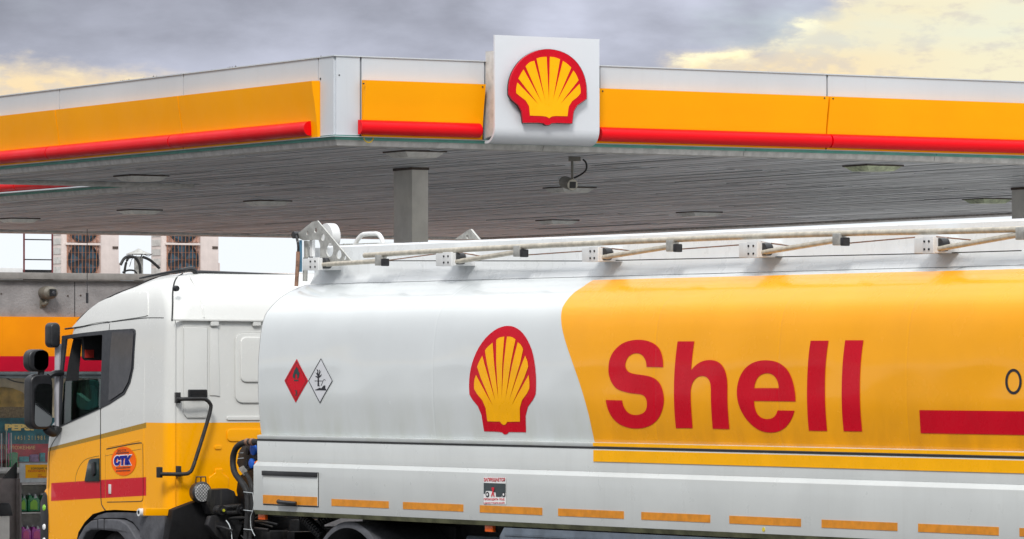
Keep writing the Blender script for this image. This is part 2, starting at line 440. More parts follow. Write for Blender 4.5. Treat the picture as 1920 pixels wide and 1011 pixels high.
# ================================================================== TANKER TRAILER
trailer = thing('tanker_trailer', 'white and yellow fuel tank semi-trailer coupled behind the cab', 'tanker trailer', TLOC, TROT)
PROF = [(1.80,0.075),(1.83,0.045),(1.87,0.028),(2.0,0.012),(2.2,0.0),(2.4,0.0),(2.56,0.008),(2.68,0.020),(2.77,0.038),(2.84,0.066),(2.90,0.118),
        (2.96,0.185),(3.01,0.265),(3.05,0.35),(3.075,0.42),(3.085,0.455)]
pz = np.array([p[0] for p in PROF]); pt = np.array([p[1] for p in PROF])
def pchip(x, xs, ys):
    h = np.diff(xs); d = np.diff(ys) / h; m = np.zeros(len(xs))
    m[1:-1] = np.where(d[:-1]*d[1:] > 0, 2*d[:-1]*d[1:]/(d[:-1]+d[1:]+1e-12), 0); m[0] = d[0]; m[-1] = d[-1]
    i = int(np.clip(np.searchsorted(xs, x) - 1, 0, len(h) - 1)); t = (x - xs[i]) / h[i]
    return float((2*t**3-3*t**2+1)*ys[i] + (t**3-2*t**2+t)*h[i]*m[i] + (-2*t**3+3*t**2)*ys[i+1] + (t**3-t**2)*h[i]*m[i+1])
def dent(s, z):
    w = math.exp(-((z - 2.55) / 0.5) ** 2)
    ring = 0.0
    for s0 in (-2.68, -5.70, -7.22, -8.69, -11.2): ring += 0.0016 * math.exp(-((s - s0) / 0.009) ** 2) + (0.0025 * math.exp(-((s - s0) / .35) ** 2))
    return w * (0.0028 * math.sin(s * 2.9 + 1.3 * math.sin(z * 5)) + 0.0014 * math.sin(s * 6.7 + z * 7.1)) + ring
def tank_t(s, z): return pchip(min(max(z, 1.80), 3.085), pz, pt) + dent(s, z)
def tank_pt(px, py):
    t = 0.0
    for _ in range(12):
        s, z = TF.on(px, py, t); t = 0.5 * t + 0.5 * tank_t(s, z)
    return s, z
ZL = [1.80 + i * (1.285 / 60) for i in range(61)]
SEND = -13.2
SEAMS = (-2.68, -5.70, -7.22, -8.69, -11.2)
SS = sorted([SEND * i / 150 for i in range(151)] + [q + d for q in SEAMS for d in (-.022, -.014, -.007, .0, .007, .014, .022)], reverse=True)
nS = len(SS)
g = G(); vs = []
for s in SS:
    for z in ZL: vs.append((s, tank_t(s, z), z))
nz_ = len(ZL)
fs = [(i*nz_+k, (i+1)*nz_+k, (i+1)*nz_+k+1, i*nz_+k+1) for i in range(nS-1) for k in range(nz_-1)]
g.add(vs, fs)
g.add([(s, 2.5 - t, z) for s, t, z in vs], fs)
lo = [(tank_t(0, z), z) for z in ZL]; ends = lo + [(2.5 - t, z) for t, z in reversed(lo)]
for s in (0.0, SEND):
    tri = tessellate_polygon([[Vector((p[0], p[1], 0)) for p in ends]])
    g.add([(s, p[0], p[1]) for p in ends], [tuple(t) for t in tri])
g.add([(0,.455,3.085),(SEND,.455,3.085),(SEND,2.045,3.085),(0,2.045,3.085)], [(0,1,2,3)])
g.add([(0,.075,1.80),(SEND,.075,1.80),(SEND,2.425,1.80),(0,2.425,1.80)], [(0,1,2,3)])
g.build('tank_shell', M['tank_white'], trailer, True, smooth=35)
# front collar band round the tank edge
g = G(); vs = []
for s in (0.0, 0.012):
    for z in ZL: vs.append((s, tank_t(s, z) - 0.004 + (0.012 if s else 0), z))
g.add(vs, [(k, nz_+k, nz_+k+1, k+1) for k in range(nz_-1)])
g.build('tank_edge_band', M['wplastic'], trailer, True)

def conform(name, m, outlines, off, zs=None, parent=trailer, surf=tank_t, ds=0.12, dz=0.03, label=None, tris=None):
    """flat print laid on the curved shell. outlines: [outer, hole...] in (s, z) or ready triangles"""
    bm = bmesh.new()
    if tris is None:
        vs = [p for o_ in outlines for p in o_]
        tr = tessellate_polygon([[Vector((p[0], p[1], 0)) for p in o_] for o_ in outlines])
    else: vs, tr = tris
    bv = [bm.verts.new((p[0], 0, p[1])) for p in vs]
    for t in tr:
        try: bm.faces.new([bv[i] for i in t])
        except ValueError: pass
    S = [p[0] for p in vs]; Zs = [p[1] for p in vs]
    z = math.floor(min(Zs) / dz) * dz
    while z < max(Zs):
        bmesh.ops.bisect_plane(bm, geom=bm.verts[:]+bm.edges[:]+bm.faces[:], plane_co=(0,0,z), plane_no=(0,0,1)); z += dz
    s = math.floor(min(S) / ds) * ds
    while s < max(S):
        bmesh.ops.bisect_plane(bm, geom=bm.verts[:]+bm.edges[:]+bm.faces[:], plane_co=(s,0,0), plane_no=(1,0,0)); s += ds
    if surf is tank_t:
        for q in SEAMS:
            if min(S) < q < max(S):
                for d in (-.022, -.014, -.007, .0, .007, .014, .022):
                    bmesh.ops.bisect_plane(bm, geom=bm.verts[:]+bm.edges[:]+bm.faces[:], plane_co=(q+d,0,0), plane_no=(1,0,0))
    for v in bm.verts: v.co.y = -(surf(v.co.x, v.co.z) - off)
    bmesh.ops.recalc_face_normals(bm, faces=bm.faces)
    me = bpy.data.meshes.new(name); bm.to_mesh(me); bm.free(); me.shade_smooth()
    return link(name, me, m, parent, label)
def chaikin(pts, keep=0.35):
    """round the obtuse corners of a traced outline, leave sharp ones"""
    n = len(pts); out = []
    for i in range(n):
        a, p, c = Vector(pts[i-1]), Vector(pts[i]), Vector(pts[(i+1) % n])
        u, w = (p - a), (c - p)
        if u.length < 1e-6 or w.length < 1e-6: out.append(tuple(p)); continue
        if u.normalized().dot(w.normalized()) > 1 - keep: out += [tuple(p - u*0.25), tuple(p + w*0.25)]
        else: out.append(tuple(p))
    return out
def trace(pts, ox, oy, k, f, rounds=1):
    q = [(ox + x / k, oy + y / k) for x, y in pts]
    for _ in range(rounds): q = chaikin(q)
    return [f(*p) for p in q]

liv = [(1118,523),(1095,537),(1072,553),(1058,571),(1052.5,592),(1054,615),(1061,642),(1074,679),(1088,720),(1102,766),(1112,812),(1117,832)]
L = [tank_pt(*p) for p in liv]
L[0] = (L[0][0], 3.058)
L[-1] = (L[-1][0], 1.842)
conform('livery_panel', M['tank_yellow'], [[(SEND + .02, 3.058)] + chaikin([(p[0], p[1]) for p in L], 0.3) + [(SEND + .02, 1.842)]], 0.003, label='yellow painted panel of the tank side')

S_L = [(81,626),(231,630),(235,665),(250,700),(275,735),(310,757),(350,763),(395,757),(430,738),(450,705),(454,655),(448,620),(432,592),(405,577),(360,571),(300,565),(240,550),(185,530),(150,495),(122,445),(107,390),(105,340),(110,285),(125,235),(150,190),(190,145),(240,110),(300,90),(370,81),(430,86),(480,98),(530,125),(565,160),(587,210),(598,260),(601,331),(450,328),(446,285),(430,245),(405,215),(365,203),(325,209),(290,230),(268,265),(257,310),(263,340),(280,368),(310,384),(350,393),(420,402),(480,412),(530,435),(570,475),(592,525),(605,580),(608,635),(600,690),(585,740),(560,790),(525,830),(480,860),(420,880),(360,886),(300,881),(235,862),(180,830),(135,780),(105,725),(88,670)]
H_L = [(731,97),(882,97),(868,190),(858,290),(853,357),(880,325),(920,292),(970,270),(1025,264),(1080,273),(1125,303),(1155,350),(1173,410),(1181,470),(1180,600),(1184,720),(1198,890),(1047,886),(1038,780),(1031,640),(1030,500),(1020,455),(1000,425),(970,410),(935,410),(900,425),(870,460),(852,510),(848,560),(851,680),(866,881),(715,881),(703,760),(697,600),(698,440),(708,280),(720,170)]
E_O = [(592,640),(217,635),(222,690),(240,745),(270,780),(310,797),(350,800),(390,787),(415,760),(430,720),(583,723),(565,780),(535,835),(490,885),(430,915),(370,922),(300,915),(235,885),(170,830),(115,755),(80,680),(62,600),(60,530),(75,450),(105,380),(150,325),(210,287),(270,270),(340,267),(410,277),(470,307),(520,355),(555,420),(578,500),(590,580)]
E_I = [(219,519),(225,480),(245,430),(275,400),(315,386),(350,385),(390,400),(420,435),(436,480),(441,519)]
L1 = [(728,91),(890,91),(875,190),(862,320),(857,450),(857,600),(863,740),(877,907),(711,904),(700,780),(694,600),(696,440),(703,300),(714,180)]
L2 = [(1040,87),(1205,87),(1190,190),(1178,320),(1172,450),(1172,600),(1178,740),(1193,911),(1026,909),(1013,780),(1007,600),(1009,440),(1016,300),(1027,180)]
for outl, ox, nm in (([S_L], 1120, 'S'), ([H_L], 1120, 'h'), ([E_O, E_I], 1370, 'e'), ([L1], 1370, 'l'), ([L2], 1370, 'l')):
    conform('letter', M['print_red'], [trace(q, ox, 620, 4.815, tank_pt) for q in outl], 0.006, label='large red letter ' + nm)
# red bar and black zero that run out of the frame
bz = [tank_pt(1725, 769), tank_pt(1727.5, 812.5)]
conform('red_stripe', M['print_red'], [[bz[0], (-12.6, bz[0][1]), (-12.6, bz[1][1]), bz[1]]], 0.006)
conform('digit', M['print_black'], [[tank_pt(*p) for p in ellipse(1901.5, 715.5, 15.5, 24)], [tank_pt(*p) for p in ellipse(1901.5, 715.5, 11, 19)]], 0.006, ds=0.05)
# scallop emblem
PO = [(92,628),(87,560),(90,470),(105,380),(135,290),(180,205),(240,130),(310,75),(370,52),(410,48),(450,53),(500,78),(545,125),(580,185),(610,260),(630,360),(640,470),(640,560),(635,630),(553,742),(558,926),(415,924),(405,938),(388,946),(372,940),(355,922),(212,918),(183,738)]
PY = [(222,688),(133,582),(131,530),(135,490),(148,453),(287,705),(153,400),(170,350),(200,294),(308,665),(216,262),(240,225),(285,187),(333,655),(308,172),(335,145),(382,137),(360,655),(403,137),(440,138),(474,160),(390,660),(492,183),(520,205),(542,255),(420,670),(553,294),(572,340),(580,400),(442,708),(582,453),(589,520),(587,580),(508,688),(510,838),(405,840),(392,862),(376,866),(360,858),(345,838),(242,836)]
e = conform('emblem', M['print_red'], [trace(PO, 860, 600, 4.394, tank_pt)], 0.003, label='red and yellow scallop shell emblem')
e2 = conform('emblem_fan', M['print_yellow'], [trace(PY, 860, 600, 4.394, tank_pt)], 0.006, parent=e)
# hazard diamonds
def dia(cx, cy, rx, ry, lean=1.0): return [(cx + lean, cy - ry), (cx + rx, cy), (cx - lean, cy + ry), (cx - rx, cy)]
d1 = conform('hazard_placard', M['print_red'], [[tank_pt(*p) for p in dia(556, 714, 22.3, 41)]], 0.003, label='red flammable liquid diamond')
k = 9.19
conform('flame', M['print_teal'], [trace([(335,240),(350,285),(365,275),(372,320),(385,360),(395,350),(385,420),(375,450),(350,462),(352,420),(345,385),(330,372),(318,390),(315,430),(322,462),(290,455),(272,430),(275,390),(290,360),(300,310),(318,290)], 520, 660, k, tank_pt, 0)], 0.005, parent=d1, ds=.05)
conform('ground_line', M['print_teal'], [trace([(295,478),(372,478),(372,502),(295,502)], 520, 660, k, tank_pt, 0)], 0.005, parent=d1)
def fit_text(body, box, f, bold=0.0):
    vs, fs = text2d(body, bold); x0, y0, x1, y1 = box
    return [f(x0 + (x1-x0)*x, y1 + (y0-y1)*y) for x, y in vs], fs
conform('class_number', M['print_teal'], None, 0.005, parent=d1, tris=fit_text('3', (553.5, 731.5, 558.5, 742), tank_pt, 0.02))
for s_ in (0.88,):
    outer = [tank_pt(*p) for p in dia(556, 714, 22.3*s_, 41*s_)]; inner = [tank_pt(*p) for p in dia(556, 714, 22.3*s_*.965, 41*s_*.965)]
    conform('placard_border', M['print_teal'], [outer, inner], 0.005, parent=d1)
d2 = conform('hazard_placard', mat('placard_pale_film', (.66,.675,.71), .3, coat=.4, var=.02), [[tank_pt(*p) for p in dia(601.7, 714, 22.6, 42)]], 0.003, label='white dead tree and fish diamond')
conform('placard_border', M['print_black'], [[tank_pt(*p) for p in dia(601.7, 714, 22.8, 42.4)], [tank_pt(*p) for p in dia(601.7, 714, 21.6, 40)]], 0.005, parent=d2)
conform('dead_tree', M['print_black'], [trace([(700,590),(703,450),(665,425),(668,412),(703,425),(685,385),(663,345),(690,370),(700,340),(683,297),(712,310),(716,380),(727,370),(730,305),(740,310),(740,350),(765,320),(745,365),(735,395),(740,410),(778,380),(760,420),(725,450),(727,495),(798,495),(798,505),(727,505),(728,572),(745,590)], 520, 660, k, tank_pt, 0)], 0.005, parent=d2, ds=.05)
conform('fish', M['print_black'], [trace([(655,660),(660,652),(715,628),(735,615),(765,630),(795,590),(822,572),(838,590),(833,620),(852,655),(850,662)], 520, 660, k, tank_pt, 0)], 0.005, parent=d2, ds=.05)
conform('branch_mark', M['print_black'], [trace([(652,495),(703,495),(703,505),(652,505)], 520, 660, k, tank_pt, 0)], 0.005, parent=d2)
conform('bird_mark', M['print_black'], [trace([(758,580),(800,480),(822,468),(843,488),(835,492),(820,477),(806,486),(765,586)], 520, 660, k, tank_pt, 0)], 0.005, parent=d2)

# coaming along the top
ct = 0.50
g = G()
g.tz([(0.455,3.088),(0.475,3.12),(ct,3.17),(ct,3.385),(ct+.03,3.40),(ct+.12,3.40),(ct+.12,3.36),(ct+.03,3.36),(ct+.03,3.16),(0.52,3.088)], -0.05, SEND)
M['coaming'] = mat('coaming_white_paint', (0.76, 0.79, 0.81), 0.3, coat=0.3, var=0.03, vscale=2, streak=0.10)
g.build('coaming', M['coaming'], trailer, True, smooth=50)
g = G()
g.tz([(2.045,3.088),(2.0,3.17),(2.0,3.40),(1.88,3.40),(1.88,3.36),(1.97,3.36),(1.97,3.088)], -0.05, SEND)
g.build('coaming', M['tank_white'], trailer, True, smooth=50)
g = G().tz([(ct+.03,3.088),(ct+.03,3.385),(1.97,3.385),(1.97,3.088)], -0.06, -0.04)
g.build('coaming_front', M['tank_white'], trailer, True)
g = G().box(-1.3, SEND, .75, 1.75, 3.088, 3.20)
g.build('walkway', M['steel'], trailer, True)
# manhole box and handles that show above the coaming
for px0, px1, py0, nm in ((667, 719, 438, 'lid_handle'),):
    (s0, z0), (s1, z1) = TF.on(px0, 457, .95), TF.on(px1, 457, .95); zt = TF.on(px0, 440, .95)[1]
    G().tube(smooth_path([(s0, .95, z0-.1), (s0, .95, z0), (s0-.09, .95, zt-.01), (s0-.17, .95, zt), (s1+.17, .95, zt), (s1+.07, .95, zt-.01), (s1, .95, z1), (s1, .95, z1-.1)], 5), 0.019).build(nm, M['wplastic'], trailer, True)
s0, z0 = TF.on(655, 459, 1.0); s1, _ = TF.on(745, 459, 1.0)
G().box(s1, s0, .8, 1.5, 3.15, z0 + .0).build('manhole_lid', M['steel'], trailer, True, bevel=.01)
g = G()
for q in (646, 652, 657, 662, 684):
    s, z = TF.on(q, 457, .55); g.box(s-.012, s+.012, .54, .56, 3.3, z)
g.build('lid_bolts', M['steel'], trailer, True)
s, z = TF.on(618, 440, 1.2)
G().lathe([(0,-.04),(.115,-.04),(.115,.04),(0,.04)], (s, 1.2, z-.02), 'y', 20).build('valve_cap', M['wplastic'], trailer, True)

# handrail, folded down, with its brackets
RT = 0.33
def rp(px, py, t=RT): s, z = TF.on(px, py, t); return (s, t, z)
pa = [rp(684,479,RT), rp(700,478), rp(800,472), rp(971,463), rp(1258,449.5), rp(1572,438), rp(1915,430)]
sE, zE = -13.0, pa[-1][2] + .01
G().tube(smooth_path(pa + [(sE, RT, zE)], 4), 0.0215, 12).build('handrail', M['tube'], trailer, True)
boxes = [(566,600,483,506),(816,850,473,498),(1090,1125,463,490),(1384,1424,453,482),(1713,1754,444,474)]
struts = [((592,497),(708,490)),((848,492),(968,473)),((1120,484),(1255,463)),((1420,475),(1568,451)),((1752,468),(1912,440))]
for (x0, x1, y0, y1), (a, c) in zip(boxes, struts):
    s0, zt = TF.on(x0, y0, RT-.04); s1, zb = TF.on(x1, y1, RT-.04)
    sm = (s0 + s1) / 2
    br = G().box(s1+.01, s0, RT-.035, ct+.002, zb, zt-.01).build('rail_bracket', M['wplastic'], trailer, True, bevel=.004)
    G().box(s1+.006, sm, RT-.055, RT-.037, zb-.004, zt-.004).build('bracket_plate', M['wplastic'], br, True, bevel=.002)
    g = G()
    for ss_ in (s1+.05, sm-.02):
        for zz in (zb+.025, zt-.035): g.lathe([(0,-.006),(.008,-.006),(.008,0)], (ss_, RT-.055, zz), 'y', 8)
    g.build('bolt', M['black'], br, True)
    G().lathe([(0,0),(.045,0),(.045,.06),(0,.06)], (s1-.0, RT-.01, zb+.055), 'y', 16).build('pivot', M['black'], br, True)
    G().tube([rp(*a), rp(*c)], 0.019, 10).build('rail_strut', M['tube'], trailer, True)
    s, z = TF.on(c[0]+6, c[1], RT)
    cl = G().box(s-.045, s+.045, RT-.03, RT+.03, z-.035, z+.05).build('rail_clamp', M['steel'], trailer, True, bevel=.006)
    G().box(s-.085, s-.047, RT-.03, RT+.03, z-.04, z+.02).build('clamp_block', M['black'], cl, True, bevel=.008)
cab_p = [rp(720,489,.44),rp(1100,489.5,.44),rp(1400,483,.44),rp(1715,476,.44),rp(1915,470,.44)]
G().tube(cab_p, 0.004, 5).build('cable', M['chassis'], trailer, True)
for a, c in (((722,489),(818,476)),((975,479),(1092,471)),((1265,468),(1390,459)),((1580,457),(1715,445)),((852,472),(900,480)),((1127,464),(1180,470)),((1427,454),(1480,461)),((1756,444),(1820,450))):
    G().tube([rp(*a, .40), rp(*c, .40)], 0.005, 5).build('cable', M['brown'], trailer, True)

# perforated end plates of the handrail
def holed_plate(outl, holes, t0, t1, name, m, parent):
    O_ = [TF.on(x, y, t0) for x, y in outl]
    H = [[TF.on(*p, t0) for p in ellipse(cx, cy, rx, ry, 20)] for cx, cy, rx, ry in holes]
    loops = [O_] + H; vs = [p for l in loops for p in l]
    tr = tessellate_polygon([[Vector((p[0], p[1], 0)) for p in l] for l in loops])
    n = len(vs); g = G(); V = [(p[0], t0, p[1]) for p in vs] + [(p[0], t1, p[1]) for p in vs]
    F = [tuple(t) for t in tr] + [tuple(i+n for i in t) for t in tr]; k0 = 0
    for l in loops:
        m_ = len(l); F += [(k0+i, k0+(i+1)%m_, k0+(i+1)%m_+n, k0+i+n) for i in range(m_)]; k0 += m_
    g.add(V, F); return g.build(name, m, parent, True, smooth=30)
sx = lambda x, y: (540 + x/6.74, 400 + y/6.74)
outl = [sx(*p) for p in ((130,250),(300,110),(370,92),(795,600),(410,625),(405,385),(385,340),(350,335),(200,345),(140,320))]
hol = [(*sx(242,247),2.2,4.2),(*sx(346,210),3.0,5.6),(*sx(441,305),3.6,6.6),(*sx(526,462),6.9,13),(*sx(643,520),4.8,8.6),(*sx(718,562),2.5,4.2)]
holed_plate(outl, hol, .36, .372, 'rail_end_plate', M['steel'], trailer)
g2 = [(852,449),(878,431),(882,429.5),(898,449)]
holed_plate(g2, [(876,444.5,2.6,4.2)], 2.05, 2.07, 'rail_end_plate', M['steel'], trailer)
def sp(x, y, t): s, z = TF.on(*sx(x, y), t); return (s, t, z)
G().lathe([(0,-.03),(.03,-.03),(.03,.03),(0,.03)], sp(105,275,.36), 'y', 14).build('pivot_knob', M['black'], trailer, True)
G().tube(smooth_path([sp(105,290,.34), sp(120,350,.33), sp(130,420,.33), sp(128,490,.33)], 5), .011, 8).build('hose', M['black'], trailer, True)
G().tube([sp(128,485,.33), sp(122,640,.33), sp(105,920,.33)], .017, 8).build('air_cylinder', M['brown'], trailer, True)
G().tube([sp(160,340,.40), sp(160,740,.40)], .013, 8).build('air_line', mat('pale_blue_line', (0.12,.30,.45), .4), trailer, True)
G().tube([sp(240,350,.42), sp(240,560,.42)], .026, 10).build('air_cylinder', M['steel'], trailer, True)
G().tube([sp(290,440,.42), sp(315,450,.42), sp(290,560,.42)], .018, 8).build('valve_lever', M['black'], trailer, True)
G().tube([sp(222,560,.44), sp(215,860,.44)], .022, 8).build('rail_post', M['steel'], trailer, True)
G().box(sp(330,340,.42)[0], sp(300,340,.42)[0], .40, .43, sp(0,560,.42)[2], sp(0,345,.42)[2]).build('post_bracket', M['wplastic'], trailer, True)

# rail and skirt under the tank
G().tz([(-.012,1.822),(-.016,1.85),(.02,1.856),(.07,1.84),(.07,1.80),(.0,1.80)], 0.0, SEND).build('side_rail', M['tank_white'], trailer, True, bevel=.004)
G().box(-.001, SEND, -.0165, -.002, 1.8085, 1.8205).build('gap_shade_strip', M['seam'], trailer, True)  # dark strip laid in for the shade between rail and skirt
G().tz([(-.014,1.797),(-.010,1.807),(.02,1.807),(.02,1.638),(-.010,1.638)], 0.0, SEND).build('skirt_panel', M['skirt'], trailer, True)
G().tz([(-.010,1.637),(-.042,1.603),(-.042,1.240),(.02,1.240),(.02,1.637)], 0.012, SEND).build('skirt_panel', M['skirt'], trailer, True, bevel=.002)
G().tz([(-.042,1.239),(-.025,1.205),(.10,1.20),(.10,1.24),(.02,1.239)], 0.010, SEND).build('skirt_lip', M['lip'], trailer, True)
s0 = TF.on(1113.5, 850, -.012)[0]
G().box(s0, SEND+.02, -.0175, -.0145, 1.712, 1.796).build('yellow_band', M['print_yellow'], trailer, True)
g = G().box(s0+.001, SEND+.02, -.0205, -.0175, 1.825, 1.8495)
g.build('yellow_band', M['print_yellow'], trailer, True)
for x0, x1 in ((622,729),(756,869),(900,1017),(1047,1170),(1203,1332),(1368,1502),(1541,1683),(1722,1873),(1912,2080)):
    a, c = TF.on(x0, 900, -.042)[0], TF.on(x1, 900, -.042)[0]
    G().box(c, a, -.0455, -.0425, 1.302, 1.357).build('reflective_strip', M['retro'], trailer, True)
# storage door
f = lambda px, py: TF.on(px, py, -.046)
(s0, zt), (s1, zb) = f(494, 883), f(596, 949)
zb2 = f(494, 945)[1]
door = G().box(s1, s0, -.050, -.0425, zb2, zt-.006).build('storage_door', M['skirt'], trailer, True, bevel=.002)
g = G().box(s1-.008, s0+.008, -.0445, -.0424, zb2-.008, zt+.002); g.build('door_gap', M['seam'], door, True)
G().box(s1-.004, s0+.004, -.062, -.0505, zt-.036, zt+.002).build('door_hinge', M['black'], door, True, bevel=.003)
G().box(s1+.003, s0-.003, -.0535, -.0505, zb2+.004, zb2+.074).build('reflective_strip', M['retro'], door, True)
a, c = f(527, 940)[0], f(560, 940)[0]
zh = f(543, 941.5)[1]
G().tube([(a, -.07, zh+.004), (a-.02,-.085,zh), (c+.02,-.085,zh-.008), (c,-.07,zh-.008)], .017, 8).build('door_handle', M['black'], door, True)
# warning sticker
f = lambda px, py: TF.on(px, py, -.046)
flat = lambda s, z: 0.0
def sticker(name, m, outl, off, parent, base=-.0425):
    return conform(name, m, outl, off, parent=parent, surf=lambda s, z: base, ds=9, dz=9)
def stick_text(name, m, body, box, off, parent, bold=.0, base=-.0425, fr=TF):
    return conform(name, m, None, off, parent=parent, surf=lambda s, z: base, ds=9, dz=9, tris=fit_text(body, box, lambda x, y: TF.on(x, y, base), bold))
kx = lambda pts: [TF.on(890 + x/12.64, 880 + y/12.64, -.0425) for x, y in pts]
stk = sticker('warning_sticker', M['print_white'], [kx([(222,184),(748,193),(748,836),(222,828)])], .003, trailer)
stk['label'] = 'white sticker forbidding passage under the tank'
mred = mat('sticker_red', (0.60, 0.01, 0.03), 0.4)
stick_text('sticker_words', mred, 'ЗАПРЕЩАЕТСЯ', (908.3, 896, 948, 904), .006, stk, .03)
stick_text('sticker_words', mred, 'ПРОХОДИТЬ ПОД', (908.3, 934.3, 947, 938.8), .006, stk, .03)
stick_text('sticker_words', mred, 'ЦИСТЕРНОЙ', (908.3, 941, 947, 945.2), .006, stk, .03)
md = mat('sticker_dark_grey', (0.045, 0.06, 0.065), 0.4)
sticker('sticker_lorry', md, [kx([(226,322),(746,340),(746,560),(660,560),(650,655),(515,652),(510,545),(440,540),(420,520),(355,510),(275,510),(262,580),(226,580)])], .005, stk)
for cx in (318, 703):
    sticker('sticker_wheel', M['print_black'], [kx(ellipse(cx, 598, 42, 62, 16))], .007, stk)
    sticker('sticker_hub', M['print_white'], [kx(ellipse(cx, 598, 20, 32, 12))], .008, stk)
sticker('sticker_figure', mred, [kx([(440,430),(470,425),(490,440),(480,500),(465,535),(490,645),(468,650),(452,575),(425,645),(403,640),(440,530),(415,440)])], .0085, stk)
s, z = TF.on(1432, 993, -.042); G().lathe([(0,-.004),(.016,-.004),(.016,0)], (s, -.042, z), 'y', 10).build('inspection_tag', mat('yellow_tag', (.7,.55,.03), .5), trailer, True)

# underneath: frame rails, side guard box, markers
G().box(-.4, SEND, .75, .87, .95, 1.20).build('frame_rail', M['chassis'], trailer, True)
G().box(-.4, SEND, 1.63, 1.75, .95, 1.20).build('frame_rail', M['chassis'], trailer, True)
g = G()
for i in range(7): g.box(-3.6-1.2*i, -3.52-1.2*i, .1, 2.4, 1.02, 1.19)
g.build('cross_members', M['chassis'], trailer, True)
G().box(0.0, -2.9, .2, 2.3, 1.205, 1.26).build('coupling_plate', M['dark'], trailer, True)
s0 = TF.on(953, 990, .06)[0]; s1 = TF.on(1445, 1005, .06)[0]
mg = mat('blue_grey_steel_box', (0.13, 0.16, 0.20), 0.4, metal=.2, var=.15, streak=.15)
sb = G().sz([(s0-.06, 1.196), (s0, 1.13), (s0, .45), (s1, .45), (s1, 1.196)], -.02, .85).build('side_box', mg, trailer, True, bevel=.008)
G().box(s1+.02, s0-.08, -.028, -.0205, 1.135, 1.150).build('box_rib', mg, sb, True)
zz = TF.on(960, 985, .06)[1]
for px, py, w, h in ((490, 968.5, 15, 11), (916, 991, 18, 13)):
    s, z = TF.on(px, py, .0)
    r_ = G().box(s-.055, s+.055, -.0, .03, z-.026, z+.026).build('side_marker', M['orange'], trailer, True, bevel=.006)
    G().box(s-.06, s+.06, .03, .05, z-.03, z+.06).build('marker_bracket', M['black'], r_, True)
for px in (990, 1300):
    pass
G().tube([TF.on(880, 1000, .2)[:1] + (.2, 1.08), TF.on(955, 1000, .2)[:1] + (.2, 1.08)], .03, 8).build('pipe', mg, trailer, True)
def coil(px0, py0, px1, py1, t, R_=.035, r=.014, turns=11):
    (s0, z0), (s1, z1) = TF.on(px0, py0, t), TF.on(px1, py1, t)
    A, Bv = Vector((s0, t, z0)), Vector((s1, t, z1)); d = (Bv-A).normalized(); n1_ = d.cross(Vector((0,1,0))).normalized(); n2_ = Vector((0,1,0)); P = []
    for i in range(turns*10+1):
        a = i/10*2*math.pi; P.append(A + (Bv-A)*(i/(turns*10)) + n1_*R_*math.cos(a) + n2_*R_*math.sin(a))
    return G().tube(P, r, 6)
coil(566, 966, 606, 1006, .25).build('coiled_air_hose', M['black'], trailer, True)
coil(600, 978, 640, 962, .5, .03, .012, 8).build('coiled_air_hose', M['black'], trailer, True)
def wheel(s, t0, t1, r, parent, name='wheel'):
    w = bpy.data.objects.new(name, None); C.objects.link(w); w.parent = parent; w.empty_display_size = .2
    G().lathe([(.29,t0+.02),(.33,t0),(r-.06,t0),(r-.01,t0+.03),(r,t0+.07),(r,t1-.07),(r-.01,t1-.03),(r-.06,t1),(.29,t1)], (s,0,r), 'y', 36).build('tyre', M['rubber'], w, True)
    G().lathe([(0,t0+.10),(.10,t0+.09),(.14,t0+.12),(.24,t0+.14),(.28,t0+.03),(.295,t0+.02),(.295,t1-.02)], (s,0,r), 'y', 28).build('rim', M['steel'], w, True)
    return w
for s in (-9.6, -10.9, -12.2):
    for t0, t1 in ((.05,.42),(2.08,2.45)): wheel(s, t0, t1, .5, trailer)
for t0 in (.9, 1.5): G().box(-2.9, -2.75, t0, t0+.12, 0.0, 1.0).build('landing_leg', M['chassis'], trailer, True)

# ================================================================== TRACTOR
truck = thing('tractor_truck', 'white and yellow truck cab with red stripe pulling the tank trailer', 'truck', TLOC, TROT)
CT = 0.03
LV = [(.72,3.90,1.55,0),(1.2,3.90,1.55,0),(1.60,3.87,1.55,0),(1.80,3.84,1.55,0),(1.90,3.78,1.55,0),(2.0,3.63,1.55,.0),(2.25,3.56,1.55,.004),(2.54,3.485,1.55,.012),
      (2.72,3.43,1.55,.022),(2.79,3.385,1.55,.03),(2.86,3.28,1.565,.045),(2.95,3.12,1.60,.07),(3.03,2.94,1.66,.105),(3.10,2.72,1.74,.16),(3.16,2.48,1.82,.23),(3.205,2.26,1.90,.34),(3.225,2.14,1.98,.52)]
lz = np.array([l[0] for l in LV]); lf, lr_, li = (np.array([l[i] for l in LV]) for i in (1, 2, 3))
def cab_at(z): return pchip(z, lz, lf), pchip(z, lz, lr_), pchip(z, lz, li)
